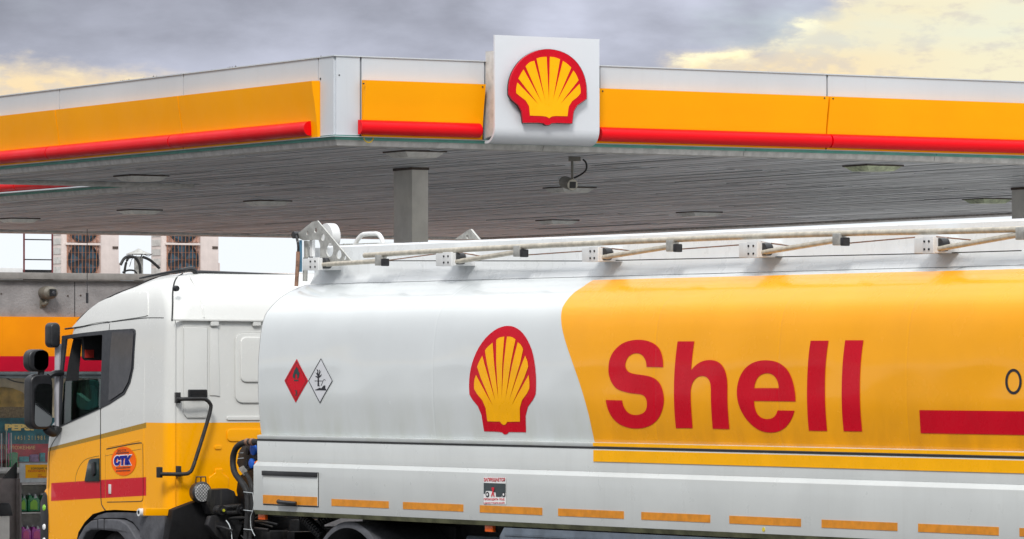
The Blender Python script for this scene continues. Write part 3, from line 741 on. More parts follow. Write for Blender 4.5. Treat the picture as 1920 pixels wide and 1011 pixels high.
def cab_ring(z, ins=0.0, n=8):
    sf, sr, i_ = cab_at(z); t0, t1 = CT + i_ + ins, 2.5 - CT - i_ - ins; sf -= ins; sr += ins
    rf = 0.16 if z < 2.9 else 0.16 + (z-2.9)*1.2; rr = 0.13 + max(0, z-2.8)*.4
    rf = min(rf, (t1-t0)*.45, (sf-sr)*.45); rr = min(rr, (sf-sr)*.45)
    pts = []
    def arc(cx, cy, r, a0):
        return [(cx + r*math.cos(R(a0+90*k/n)), cy + r*math.sin(R(a0+90*k/n)), z) for k in range(n+1)]
    def seg(p, q, m=8): return [tuple(np.array(p) + (np.array(q)-np.array(p))*j/m) for j in range(1, m)]
    c = [arc(sf-rf, t1-rf, rf, 0), arc(sr+rr, t1-rr, rr, 90), arc(sr+rr, t0+rr, rr, 180), arc(sf-rf, t0+rf, rf, 270)]
    for i in range(4):
        pts += c[i]; pts += seg(c[i][-1], c[(i+1) % 4][0])
    # bow the nose a little
    out = []
    for x, y, zz in pts:
        if x > sf - .35: x += 0.05 * max(0, 1 - ((y - 1.25) / 1.2) ** 2) * ((x - (sf-.35)) / .35) * (1 if z > 1.0 else .6)
        out.append((x, y, zz))
    return out
def cab_loft(z0, z1, ins, steps):
    g = G(); rings = [cab_ring(z0 + (z1-z0)*i/steps, ins) for i in range(steps+1)]
    n = len(rings[0]); vs = [p for r_ in rings for p in r_]
    fs = [(i*n+k, i*n+(k+1)%n, (i+1)*n+(k+1)%n, (i+1)*n+k) for i in range(steps) for k in range(n)]
    fs += [tuple(range(n)), tuple(range(steps*n, (steps+1)*n))]
    return g.add(vs, fs)
def cab_paint(q, oc, c, nz):
    s = q.n('ShaderNodeSeparateXYZ'); q.nt.links.new(oc, s.inputs[0]); x, y, z = s.outputs
    side = q.m('GREATER_THAN', x, 1.955)
    zb = q.m('SUBTRACT', 1.936, q.m('MULTIPLY', q.m('MAXIMUM', q.m('SUBTRACT', x, 1.96), 0.0), 0.1345))
    c = q.mix(q.m('LESS_THAN', z, zb), c, YEL)
    wid = q.m('ADD', 0.046, q.m('MULTIPLY', q.m('SUBTRACT', x, 1.96), -0.008))
    gs = q.m('MULTIPLY', q.m('MULTIPLY', q.m('LESS_THAN', z, zb), q.m('GREATER_THAN', z, q.m('SUBTRACT', zb, wid))), side)
    c = q.mix(gs, c, (0.36, 0.20, 0.012))
    rt = q.m('SUBTRACT', 1.472, q.m('MULTIPLY', q.m('SUBTRACT', x, 1.96), 0.0485))
    rs = q.m('MULTIPLY', q.m('MULTIPLY', q.m('LESS_THAN', z, rt), q.m('GREATER_THAN', z, q.m('SUBTRACT', rt, 0.158))), side)
    rs = q.m('MULTIPLY', rs, q.m('LESS_THAN', x, 3.68))
    return q.mix(rs, c, (0.56, 0.0, 0.014))
M['cab'] = mat('cab_paint', (0.64, 0.65, 0.635), 0.24, coat=0.28, spec=.25, var=0.015, vscale=2, hook=cab_paint)
M['interior'] = mat('cab_interior_trim', (0.03, 0.032, 0.036), 0.8)

def temp(gm, mi=0):
    me = gm.mesh('cutter', True, 0, 0)
    me.materials.append(M['cab']); me.materials.append(M['interior'])
    for p in me.polygons: p.material_index = mi
    o = bpy.data.objects.new('cutter', me); C.objects.link(o); return o
body = temp(cab_loft(.74, 3.222, 0, 62))
cut = [temp(cab_loft(1.30, 3.10, .06, 40), 1)]
WIN = [(121.5,636),(150,631),(188,627.5),(189.5,630),(189,765),(112.5,799),(116,700)]
wl = [TF.on(x, y, CT) for x, y in WIN]
cut.append(temp(G().sz(wl, -.3, .3), 1)); cut.append(temp(G().sz(wl, 2.2, 2.8), 1))
cut.append(temp(G().tz(rrect(.20, 2.30, 2.03, 2.74, .10), 3.2, 4.2), 1))
arch = [TF.on(x, y, CT) for x, y in ((143,1040),(144,1011),(147,998),(159,979),(174,964),(196,957.5),(215,956))]
arch = [(arch[0][0], .4)] + arch + [(1.9, arch[-1][1]), (1.2, arch[-1][1]), (1.2, .4)]
cut.append(temp(G().sz(arch, -.3, 2.8), 1))
for c_ in cut:
    m_ = body.modifiers.new('cut', 'BOOLEAN'); m_.object = c_; m_.operation = 'DIFFERENCE'; m_.solver = 'EXACT'
me = bpy.data.meshes.new_from_object(body.evaluated_get(bpy.context.evaluated_depsgraph_get()))
for o in [body] + cut: bpy.data.objects.remove(o)
me.name = 'cab_body'
me.shade_smooth(); me.set_sharp_from_angle(angle=R(32))
cabb = link('cab_body', me, None, truck)

def on_side(px, py, t=CT): return TF.on(px, py, t)
def side_t(z): return CT + cab_at(z)[2]
# window surround, panes
fr_o = [(113.5,630),(150,624.5),(200,619),(246,616.3),(250,619),(251,626),(249.5,690),(244,718),(234,739),(206,757.5),(190,765.5),(111.5,801),(112,720)]
fr = [on_side(*p) for p in fr_o]
loops = [fr, wl]; vs = [p for l in loops for p in l]; n = len(vs)
tr = tessellate_polygon([[Vector((p[0], p[1], 0)) for p in l] for l in loops])
g = G(); V = [(p[0], side_t(p[1]) - .007, p[1]) for p in vs] + [(p[0], side_t(p[1]) + .012, p[1]) for p in vs]
F = [tuple(t) for t in tr] + [tuple(i+n for i in t) for t in tr]; k0 = 0
for l in loops:
    m_ = len(l); F += [(k0+i, k0+(i+1)%m_, k0+(i+1)%m_+n, k0+i+n) for i in range(m_)]; k0 += m_
g.add(V, F); g.build('window_surround', M['frame'], truck, True, smooth=30)
q_ = [(209,623),(240,619.5),(247,621),(249,627),(247.5,690),(242,716),(232,735),(208,751),(206,748),(207,660)]
g = G(); pts = [on_side(*p) for p in q_]
g.prism(pts, 0, 1, lambda p, h: (p[0], side_t(p[1]) - (.010 if h == 0 else .016), p[1]))
g.build('quarter_window', M['qwin'], truck, True)
pts = [on_side(*p) for p in ((118.5,715),(189,710),(189,765),(112.5,799),(116,720))]
g = G(); g.prism(pts, 0, 1, lambda p, h: (p[0], side_t(p[1]) + (.014 if h == 0 else .019), p[1]))
g.build('door_window', M['glass'], truck, True, smooth=0, label='half lowered green tinted side window')
g = G(); vs = []
for z in np.linspace(2.035, 2.735, 8):
    for y in np.linspace(.21, 2.29, 11):
        sf = cab_at(z)[0] + .05 * max(0, 1-((y-1.25)/1.2)**2); vs.append((sf-.03, y, z))
g.add(vs, [(i*11+j, i*11+j+1, (i+1)*11+j+1, (i+1)*11+j) for i in range(7) for j in range(10)])
g.build('windscreen', M['windscreen'], truck, True)
# seam lines and trims on the side
def side_line(name, pts, w=.004, m='seam', lift=.001, parent=None):
    P = []
    for p in pts: s, z = on_side(*p); P.append((s, side_t(z) - lift, z))
    return G().tube(smooth_path(P, 5), w, 6).build(name, M[m], parent or truck, True)
side_line('door_seam', [(188.7,766),(188.7,800),(188.7,850),(189,900),(190,940),(193,950),(198,957)], .0045)
side_line('door_seam', [(200.5,620),(200.5,608)], .003)
side_line('door_seam', [(112,812),(94,843),(92,900),(92,960),(94,1000)], .003)
side_line('roof_gutter', [(118,617),(150,612),(175,606),(196,603.5),(200,604)], .008)
side_line('roof_seam', [(204,603.5),(240,599),(270,596),(300,596)], .003, 'seam')
side_line('locker_seam', [(200,842),(220,838),(245,833),(262,830.5),(266,831)], .004)
side_line('locker_seam', [(201,941.5),(230,941),(262,940),(267,938),(268.5,930),(268.5,880),(268,832)], .003)
side_line('locker_seam', [(197,855),(230,848),(265,842)], .002, 'goldstripe', 0)
side_line('door_crease', [(141,905),(143,890),(150,873),(160,862),(175,857),(186,855)], .0045, 'goldstripe', -.002)
side_line('locker_seam', [(197.5,850),(197.5,900),(198,935)], .002, 'goldstripe', 0)
# raised side shield of the roof (paler recessed field)
def relief(name, pts, off=.006, rounds=1):
    q = [on_side(*p) for p in pts]
    for _ in range(rounds): q = chaikin(q, .6)
    o = conform(name, M['cab'], [q], off, parent=truck, surf=lambda s, z: side_t(z), ds=.15, dz=.02)
    bm = bmesh.new(); bm.from_mesh(o.data)
    be = [e for e in bm.edges if len(e.link_faces) == 1]
    ex = bmesh.ops.extrude_edge_only(bm, edges=be)
    for v in ex['geom']:
        if isinstance(v, bmesh.types.BMVert): v.co.y -= off + .002
    bmesh.ops.recalc_face_normals(bm, faces=bm.faces); bm.to_mesh(o.data); bm.free(); o.data.shade_smooth(); o.data.set_sharp_from_angle(angle=R(40)); return o
relief('roof_shield', [(100+x/6.32, 500+y/6.32) for x, y in ((200,722),(290,600),(370,500),(480,400),(640,335),(800,300),(940,290),(990,310),(1020,370),(1045,440),(1065,520),(1072,575),(1035,590),(700,640),(400,690))], .008)
side_line('corner_crease', [(269.5,596),(269.8,700),(269.8,830),(269.5,952)], .005, 'cab', -.002)
side_line('locker_top', [(203,838),(230,833),(262,826)], .004, 'cab', -.001)
# door handle
hp = [(160,903),(166,870),(169,862),(174,860),(187,859),(187.5,903)]
pts = [on_side(*p) for p in hp]
g = G().sz(pts, CT-.012, CT+.01); dh = g.build('door_handle', mat('dark_green_black_plastic', (.008,.022,.020), .22, coat=.4), truck, True, bevel=.006)
pts = [on_side(*p) for p in ((176,868),(181,866),(182,888),(179,893),(176,888))]
G().sz(pts, CT-.03, CT-.012).build('handle_grip', M['black'], dh, True, bevel=.004)
s, z = on_side(207, 916)
a = on_side(205, 908); c = on_side(209, 926)
lk = G().box(c[0], a[0], CT-.010, CT-.001, c[1], a[1]).build('locker_latch', M['wplastic'], truck, True, bevel=.003)
# round sticker
sd = lambda off: (lambda s, z: side_t(z))
disc = conform('round_sticker', M['orange_disc'], [[on_side(*p) for p in ellipse(232.5, 865, 23.2, 27.2, 36)]], .004, parent=truck, surf=lambda s, z: side_t(z), ds=9, dz=.05, label='orange oval sticker with blue letters')
def side_text(name, m, body, box, off, parent, bold=0., shear=0., tilt=0.):
    vs, fs = text2d(body, bold); x0, y0, x1, y1 = box
    v2 = []
    for x, y in vs:
        px = x0 + (x1-x0)*x + shear*(y-.5); py = y1 + (y0-y1)*y - tilt*x
        v2.append(on_side(px, py))
    return conform(name, m, None, off, parent=parent, surf=lambda s, z: side_t(z), ds=9, dz=.05, tris=(v2, fs))
side_text('sticker_letters', M['print_white'], 'СТК', (213.5, 853.5, 249, 875), .006, disc, .13, 1.0, 2.0)
side_text('sticker_letters', M['print_blue'], 'СТК', (215, 855.2, 247.8, 873.6), .008, disc, .09, 1.0, 2.0)
side_text('sticker_letters', M['print_black'], 'ЗАО СТК', (221, 843, 238, 847.5), .006, disc, .02, 0, 1.0)
for y, x0, x1 in ((850, 219, 243), (878, 219, 246), (883.5, 219, 246)):
    g = []
    for i in range(11):
        xa = x0 + (x1-x0)*i/11; 
        conform('fine_print', M['print_black'], [[on_side(*p) for p in ((xa, y-1.4-i*.12), (xa+1.6, y-1.4-i*.12), (xa+1.6, y+1.2-i*.12), (xa, y+1.2-i*.12))]], .006, parent=disc, surf=lambda s, z: side_t(z), ds=9, dz=9)

# nose: bumper corner, headlight
def nose(z0, z1, out, t_in):
    g = G(); rings = []
    for i in range(13):
        z = z0 + (z1-z0)*i/12; e_ = math.sin(math.pi*min(1, (z-z0)/(z1-z0)*1.0))**.35 if 0 < i < 12 else 0.0
        o_ = out*e_; sf = 3.86 + o_; r = .20
        ring = [(3.45, CT-.0+ .01*(1-e_) , z)]
        for k in range(9):
            a = R(-90 + 90*k/8); ring.append((sf-r + r*math.cos(a), CT - .004*e_ + r + r*math.sin(a), z))
        ring += [(sf, 1.25, z), (3.45, 1.25, z)]; rings.append(ring)
    n = len(rings[0]); g.add([p for r_ in rings for p in r_], [(i*n+k, i*n+(k+1)%n, (i+1)*n+(k+1)%n, (i+1)*n+k) for i in range(12) for k in range(n)] + [tuple(range(n)), tuple(range(12*n, 13*n))])
    return g
nose(.66, 1.38, .14, 0).build('bumper_corner', M['cab'], truck, True)
hl = G(); pts = [(3.79,1.31),(3.75,1.28),(3.725,1.10),(3.725,.85),(3.78,.78),(3.87,.80),(3.87,1.22)]
hl = G().sz(pts, CT-.012, CT+.1).build('headlight', M['black'], truck, True, bevel=.01)
for z, m_ in ((1.17,'lime'),(1.0,'lens'),(.88,'lens')):
    G().lathe([(0,-.012),(.025,-.006),(.028,0)], (3.79, CT-.012, z), 'y', 12).build('indicator', M[m_], hl, True)

# front pillar trim and mirrors
g = G(); P0 = []
for y_ in (645, 700, 760, 800):
    s, z = TF.on({645:108,700:107.5,760:107,800:108}[y_], y_, CT-.005); P0.append((s, CT-.0, z))
G().tube(P0, .030, 8).build('pillar_trim', M['trimgrey'], truck, True)
def mirror(cx0, cx1, cy0, cy1, s_, glass, name, depth=.10, rr=.05, m='black'):
    """housing facing backwards (-s) at distance s_; pixel box measured on the plane s = s_"""
    (t0, zt), (t1, zb) = TF.across(cx0, cy0, s_), TF.across(cx1, cy1, s_)
    pts = rrect(t0, t1, zb, zt, rr)
    h = G().tz(pts, s_, s_ + depth).build(name, M[m], truck, True, bevel=.022, seg=4)
    if glass:
        a = rrect(t0 + (t1-t0)*glass[0], t0 + (t1-t0)*glass[1], zb + (zt-zb)*glass[2], zb + (zt-zb)*glass[3], rr*.7)
        G().prism(a, 0, 1, lambda p, h: (s_ - (.001 if h else .004 + .055*(p[1]-zb)), p[0], p[1])).build('mirror_glass', M['mirror'], h, True)
    return h
SM = 3.45
mm = mirror(57, 99.5, 702, 805, SM, (.17, .93, .05, .83), 'mirror_housing', .13, .075)
mirror(54, 92.5, 655, 697, SM, (.25, .94, .08, .95), 'mirror_housing', .12, .075)
mirror(95, 114, 605, 652, SM+.02, None, 'kerb_mirror', .12, .045)
def mp(px, py, s_=SM+.05): t, z = TF.across(px, py, s_); return (s_, t, z)
G().tube([mp(78,690), mp(76,705)], .03, 8).build('mirror_stem', M['black'], truck, True)
G().tube(smooth_path([mp(92,706), mp(100,701), mp(112,699.5), mp(118,699.5)], 4), .028, 8).build('mirror_arm', M['black'], truck, True)
G().tube(smooth_path([mp(88,802), mp(93,808), mp(103,810), mp(107,800)], 4), .045, 10).build('mirror_arm', M['black'], truck, True)
# interior
G().box(3.05, 3.5, .15, 2.35, 1.7, 2.02).build('dashboard', M['interior'], truck, True, bevel=.04)
vis = G(); (ta, zt_), (tb, zb_) = TF.across(155, 628, 3.3), TF.across(230, 676, 3.3)
vs_ = G().tz(rrect(ta, tb, zb_, zt_+.1, .04), 3.28, 3.32).build('sun_visor', M['interior'], truck, True)
a, c = TF.across(159.5, 656, 3.27), TF.across(176, 671, 3.27)
G().box(3.268, 3.276, a[0], c[0], c[1], a[1]).build('red_notice', M['tape_red'], vs_, True)
g = G().lathe([(.20,-.015),(.22,0),(.20,.015),(.18,0),(.20,-.015)], (0,0,0), 'z', 24)
stw = g.build('steering_wheel', M['black'], truck, True); stw.location = (3.0, -.62, 2.02); stw.rotation_euler = (0, R(-35), 0)
for tt in (.35, 1.6):
    st_ = G().sz([(2.15,1.35),(2.7,1.35),(2.72,1.5),(2.32,1.52),(2.12,2.05),(2.0,2.03)], tt, tt+.5).build('seat', M['seat'], truck, True, bevel=.05)
    G().sz([(2.02,2.05),(2.1,2.05),(2.06,2.24),(1.99,2.22)], tt+.12, tt+.38).build('headrest', M['seat'], st_, True, bevel=.03)
s_, z_ = TF.on(181, 735, .45)
G().sz([TF.on(*p, .42) for p in ((170,712),(178,714),(185,735),(185,764),(172,768),(160,772),(167,755),(176,748))], .40, .46).build('hanging_towel', M['cyan'], truck, True, bevel=.01)
G().sz([TF.on(*p, .5) for p in ((147,737),(166,752),(166,762),(143,777),(140,770))], .48, .53).build('folded_map', M['trimgrey'], truck, True)

# rear wall of the cab: pressings, grille, grab rail
def rw(px, py, s=1.55): return TF.across(px, py, s)
def rear_plate(name, outl, d, m='cab', bevel=.01, parent=None):
    return G().tz([rw(*p) for p in outl], 1.55 - d, 1.5495).build(name, M[m], parent or truck, True, bevel=bevel, seg=3)
def rpx(x0, y0, x1, y1, r=6, n=4):
    return rrect(x0, x1, y0, y1, r, n)
rear_plate('wall_pressing', [(344,612),(344,777),(350,784),(385,784),(388,778),(388,614)], .012)
rear_plate('wall_pressing', [(392,600.5),(393,612),(408,612),(408,600.5)], .03)
rear_plate('wall_pressing', [(472,601),(472,612),(487,612),(487,601)], .03)
rear_plate('wall_pressing', [(393,614),(393,742),(402,742),(412,744),(408,614)], .008, bevel=.005)
rear_plate('wall_pressing', rpx(440, 624, 620, 756, 14), .012)
rear_plate('wall_pressing', rpx(449, 632, 610, 717, 10), .026)
rear_plate('wall_pressing', rpx(424, 780, 600, 788.5, 4), .010, bevel=.006)
rear_plate('wall_pressing', rpx(425, 804, 600, 828, 8), .010, bevel=.006)
rear_plate('wall_pressing', rpx(402, 835, 415, 843, 3), .008, bevel=.004)
rear_plate('wall_pressing', [(391,895),(403,887),(403,879),(416,879),(416,887),(428,895),(429,925),(391,925)], .010, bevel=.006)
rear_plate('wall_flange', [(324,597.5),(324,601.5),(640,605),(640,600.5)], .035, bevel=.004)
side_z = rw(330, 957)[1]
rear_plate('lower_sill', [(268,953),(268,967),(315,967),(327,953)], .05, bevel=.004)
t0, z1 = rw(328.5, 600); _, z0 = rw(328.5, 952)
G().tube([(1.549, t0, z1), (1.549, t0, z0)], .004, 6).build('corner_seam', M['cab'], truck, True)
# small round plug in the roof rear
P_ = []
for px_, y_ in ((357,518),(368,540),(377,566),(382,596)):
    z_ = CAMZ + (HZ-y_)/220.; sr_ = cab_at(min(z_, 3.2))[1]; t_, zz_ = rw(px_, y_, sr_); P_.append((sr_-.001, t_, zz_))
G().tube(smooth_path(P_, 5), .009, 8).build('roof_pressing', M['cab'], truck, True)
gv = rear_plate('vent_grille', rpx(351, 730.5, 385, 746, 2), .035, 'black', .004)
for i in range(5):
    y = 733 + i*2.7; rear_plate('grille_slat', [(352,y),(352,y+1.1),(384,y+1.1),(384,y)], .042, 'black', 0, gv)
def rq(px, py, s=1.45): t, z = rw(px, py, s); return (s, t, z)
gr = [rq(333,748,1.53), rq(340,748.5), rq(378,748), rq(387,750), rq(394,757), rq(395,766), rq(389,790), rq(372,845), rq(361,878), rq(355,886), rq(345,889), rq(300,889,1.5)]
G().tube(smooth_path(gr, 5), .0165, 10).build('grab_rail', M['rubber'], truck, True)
g = G()
for px, py in ((333,747),(299,887),(334,885)):
    t, z = rw(px, py, 1.53); g.box(1.50, 1.56, t-.015, t+.015, z-.04, z+.05)
g.build('rail_mount', M['rubber'], truck, True, bevel=.004)
# roof bar: lateral tubes at the back of the roof and the curved end
RS = 1.95
def rb(px, py, s=RS): t, z = rw(px, py, s); return (s, t, z)
G().tube([rb(366,510), rb(455,513.5), rb(558,518)], .016, 8).build('roof_bar', M['black'], truck, True)
G().tube([rb(366,514.5), rb(455,518), rb(600,524)], .010, 8).build('roof_bar', M['chassis'], truck, True)
rb2 = smooth_path([TF.on(262,522,.25)[:1]+(.25, TF.on(262,522,.25)[1]), TF.on(300,514,.3)[:1]+(.3, TF.on(300,514,.3)[1]), TF.on(335,508,.35)[:1]+(.35, TF.on(335,508,.35)[1]), rb(352,505), rb(362,506), rb(368,513)], 6)
G().tube(rb2, [.008 + .016*min(1, i/22) for i in range(len(rb2))], 8).build('roof_bar_end', M['black'], truck, True)
# black seam over the roof shoulder and along the roof edge
def roof_pt(z, side=1):
    sf, sr, i_ = cab_at(z); return sf, sr, CT + i_
P = []
for z in (3.205, 3.16, 3.10, 3.03, 2.95, 2.86, 2.80):
    sf, sr, t = roof_pt(z); rr = .13 + max(0, z-2.8)*.4; a = R(235)
    P.append((sr + rr + rr*math.cos(a) - .004, t + rr + rr*math.sin(a) - .002, z))
G().tube(smooth_path(P, 4), .007, 6).build('roof_seam', M['seam'], truck, True)
P = []
for z in (2.80, 2.86, 2.95, 3.03, 3.10, 3.16, 3.205):
    ring = cab_ring(z); best = min(ring, key=lambda p: ((TF.O + TU*p[0] + TV*p[1]).x / (TF.O + TU*p[0] + TV*p[1]).y) if p[1] < 1.2 else 9)
    P.append((best[0]+.004, best[1], z+.004))
G().tube(smooth_path(P, 4), .006, 6).build('roof_edge_seal', M['seam'], truck, True)
g = G(); a_ = TF.on(329.5, 541, .2)
c_ = rw(329.5, 541, 1.62); G().lathe([(0,-.012),(.02,-.012),(.026,0),(.026,.03)], (1.60, c_[0], c_[1]), 'x', 14).build('roof_plug', M['black'], truck, True)
# antenna
s, z = TF.on(163.5, 558, .3)
G().tube([(s, .3, z-.05), (s, .3, z+.04)], .012, 8).build('antenna_base', M['black'], truck, True)
G().tube([(s, .3, z+.04), (s, .3, z+.60)], .0035, 5).build('antenna', M['seam'], truck, True)

# wheel arches
def arch_strip(cs, cz, prof, t0, t1, a0, a1, name, m, parent, n=24):
    g = G(); vs = []
    for i in range(n+1):
        a = R(a0 + (a1-a0)*i/n)
        for r, t in prof: vs.append((cs + r*math.cos(a), t, cz + r*math.sin(a)))
    k = len(prof); g.add(vs, [(i*k+j, i*k+(j+1)%k, (i+1)*k+(j+1)%k, (i+1)*k+j) for i in range(n) for j in range(k)] + [tuple(range(k)), tuple(range(n*k, (n+1)*k))])
    return g.build(name, m, parent, True, smooth=45)
FW = 2.62
def f2(*pp): return [TF.on(x, y, .0) for x, y in pp]
o_ = f2((146,1013),(152,1001),(160,987),(172,976.5),(186,973.5),(213,973.5),(228,976),(240,984),(249,997),(258,1013))
i_ = f2((236,1013),(229,1004),(222,997),(212,994),(172,994),(163,999),(155,1013))
base = [(o_[0][0]+.04, .40)] + o_ + [(o_[-1][0]-.08, .40), (i_[0][0]-.08, .40)] + i_ + [(i_[-1][0]+.04, .40)]
fa = G().sz(base, -.01, .10).build('wheel_arch', M['fender'], truck, True, bevel=.014, seg=3)
g = G()
for px in (185.5, 197.5):
    (s, z), (s2, z2) = TF.on(px, 973.5, 0), TF.on(px, 994, 0); G().box(s-.004, s+.004, -.014, .0, z2, z+.002).build('arch_joint', M['seam'], fa, True)
o2 = f2((164,975),(175,966),(190,961),(226,957.5),(300,957.5),(298,1013),(262,1013),(252,994),(240,979),(225,972),(186,972))
o2 = [(s, min(z, 1.165)) for s, z in o2]; o2[5] = (o2[5][0], .6); o2[6] = (o2[6][0], .6)
o2 = [o2[0]] + o2[1:]
G().sz(o2, .045, .5).build('arch_liner', M['fender'], truck, True, bevel=.008)
# white tube end
s, z = TF.on(265.5, 961, -.0); g = G().lathe([(.018,-.03),(.032,-.03),(.036,-.02),(.036,.07)], (s, .0, z), 'y', 18)
g.build('step_tube', M['wplastic'], truck, True); G().lathe([(0,-.02),(.02,-.02)], (s, 0, z), 'y', 14).build('tube_bore', M['black'], truck, True)
for t0, t1 in ((.10,.42),(2.08,2.40)): wheel(FW, t0, t1, .5, truck)
DS = -1.377
for t0, t1 in ((.06,.36),(.40,.70),(1.8,2.1),(2.14,2.44)): wheel(DS, t0, t1, .5, truck)
for t0, t1 in ((.02,.70),(1.8,2.48)):
    arch_strip(DS, .555, [(.625,t0+.015),(.60,t0),(.575,t0),(.575,t0+.02),(.60,t0+.03),(.60,t1),(.625,t1)], t0, t1, 8, 172, 'mudguard', M['fender'], truck)
# chassis and clutter behind the cab
for t in (.86, 1.56): G().box(-2.2, 3.6, t, t+.08, .72, 1.02).build('chassis_rail', M['chassis'], truck, True)
G().box(-1.9, -.9, .7, 1.8, 1.02, 1.15).build('fifth_wheel', M['chassis'], truck, True, bevel=.03)
def pb(px, py, t): s, z = TF.on(px, py, t); return (s, t, z)
# worklight with guard
wl_s = 1.30
t, z = rw(380, 923.5, wl_s)
wk = G().lathe([(0,.13),(.05,.13),(.085,.08),(.092,.01),(.085,0),(.078,-.005)], (wl_s, t, z), 'x', 24).build('work_lamp', M['black'], truck, True)
for v in wk.data.vertices: v.co.x = wl_s + (v.co.x - wl_s)
G().lathe([(0,-.004),(.04,-.003),(.078,.002)], (wl_s-.002, t, z), 'x', 20).build('lamp_lens', M['lens'], wk, True)
g = G()
for i in range(-3, 4):
    o = i*.02; h = math.sqrt(max(.0, .078**2 - o**2)); c45 = .7071
    for sg in (1, -1):
        p1 = (wl_s-.012, t + c45*(o - h), z + sg*c45*(o + h)); p2 = (wl_s-.012, t + c45*(o + h), z + sg*c45*(o - h))
        g.tube([p1, p2], .0022, 4)
g.build('lamp_guard', M['black'], wk, True)
g = G().tube([(wl_s+.03, t-.05, z+.08), (wl_s+.03, t-.045, z+.13), (wl_s+.03, t+.045, z+.13), (wl_s+.03, t+.05, z+.08)], .006, 6)
g.tube([(wl_s+.03, t-.0, z+.08), (wl_s+.03, t-.0, z+.13)], .006, 6)
g.build('lamp_bracket', M['black'], wk, True)
def rp_poly(name, pts, s0, s1, m, parent=truck, bevel=.01, label=None):
    return G().tz([rw(*p, s0) for p in pts], s0, s1).build(name, M[m], parent, True, bevel=bevel)
rp_poly('rear_crossmember', [(395,918),(428,916),(440,921),(447,940),(450,962),(430,968),(400,965),(392,945)], 1.25, 1.40, 'chassis')
rp_poly('rear_crossmember', [(325,956),(368,940),(400,930),(470,930),(600,930),(600,1040),(310,1040)], 1.42, 1.52, 'dark')
rp_poly('cab_mount', [(390,985),(395,968),(440,962),(455,985),(445,1015),(430,1025),(405,1005)], 1.15, 1.22, 'chassis')
for px, py, r in ((416,957,.042),(452,955,.042)):
    t, z = rw(px, py, 1.1); b_ = G().lathe([(0,-.03),(r*.4,-.03),(r*.5,-.01),(r,-.01),(r,.08)], (1.1, t, z), 'x', 18).build('cab_lock', M['chassis'], truck, True)
    if px == 416: G().lathe([(0,-.036),(.012,-.036),(.012,-.02)], (1.1, t, z), 'x', 10).build('lock_pin', mat('yellow_green_cap', (.5,.5,.02), .5), b_, True)
G().tube([rq(418,952,1.12), rq(452,949,1.12)], .02, 8).build('lock_link', M['chassis'], truck, True)
G().tube([rq(418,962,1.12), rq(452,961,1.12)], .02, 8).build('lock_link', M['chassis'], truck, True)
# thick air and electric lines
hose = [(486,829),(470,829),(455,831),(443,840),(437.5,855),(437,872),(441,888),(452,903),(460,915),(464,930),(465,960),(463,990),(461,1030)]
G().tube(smooth_path([pb(x, y, .22) for x, y in hose], 5), .026, 10).build('air_hose', M['rubber'], truck, True)
for dx, rr_, t_ in ((4,.012,.20),(7,.010,.20),(10,.010,.24)):
    h2 = [(458+dx*.4,887),(464+dx*.6,900),(468+dx*.7,920),(469+dx*.8,950),(467+dx*.7,990),(465+dx*.5,1030)]
    G().tube(smooth_path([pb(x, y, t_) for x, y in h2], 5), rr_, 8).build('air_hose', M['rubber'], truck, True)
for y in (923.5, 957.5, 993):
    G().tube([pb(457, y-1, .185), pb(474, y+1, .185)], .0035, 5).build('cable_tie', M['clear'], truck, True)
G().tube(smooth_path([pb(*p, .18) for p in ((474,925),(476,945),(474,958),(470,970),(471,990),(478,1005))], 4), .003, 5).build('loose_wire', M['clear'], truck, True)
G().tube(smooth_path([pb(*p, .3) for p in ((424,976),(430,985),(434,1000),(435,1013))], 4), .004, 5).build('loose_wire', M['clear'], truck, True)
for px in (463, 472):
    G().tube([pb(px, 829, .22), pb(px+4, 829, .22)], .031, 10).build('hose_clip', M['brown'], truck, True)
# connector panel
cpn = G().sz([TF.on(*p, .32) for p in ((452,845),(458,836),(470,832),(486,832),(486,862),(478,865),(474,880),(462,884),(452,878),(447,868))], .30, .33).build('connector_panel', M['chassis'], truck, True, bevel=.01)
for px, py, r in ((471,843,.048),(468,869,.042)):
    s, z = TF.on(px, py, .27); q_ = G().lathe([(0,.006),(r*.5,.004),(r*.8,.008),(r,.014),(r,.03)], (s, .27, z), 'y', 16).build('connector_cap', M['blue'], cpn, True)
for px, py, r in ((461,846,.03),(459,869,.03)):
    s, z = TF.on(px, py, .28); G().lathe([(0,.008),(r,.008),(r,.02)], (s, .28, z), 'y', 12).build('connector_socket', M['black'], cpn, True)
for y in (850, 860):
    G().tube([pb(446, y, .25), pb(456, y-1, .25)], .004, 5).build('cable_tie', M['clear'], truck, True)
pb_poly = lambda name, pts, t0, t1, m: G().sz([TF.on(*p, t0) for p in pts], t0, t1).build(name, M[m], truck, True, bevel=.004)
pb_poly('hose_bracket', ((446,878),(455,873),(462,882),(461,889),(457,892)), .29, .30, 'steel')
pb_poly('marker_lamp', ((476,866),(483,864),(485,874),(479,876)), .27, .30, 'orange')
pb_poly('rear_shroud', ((447,893),(470,880),(478,868),(492,868),(492,960),(452,960),(443,920)), .55, .95, 'dark')
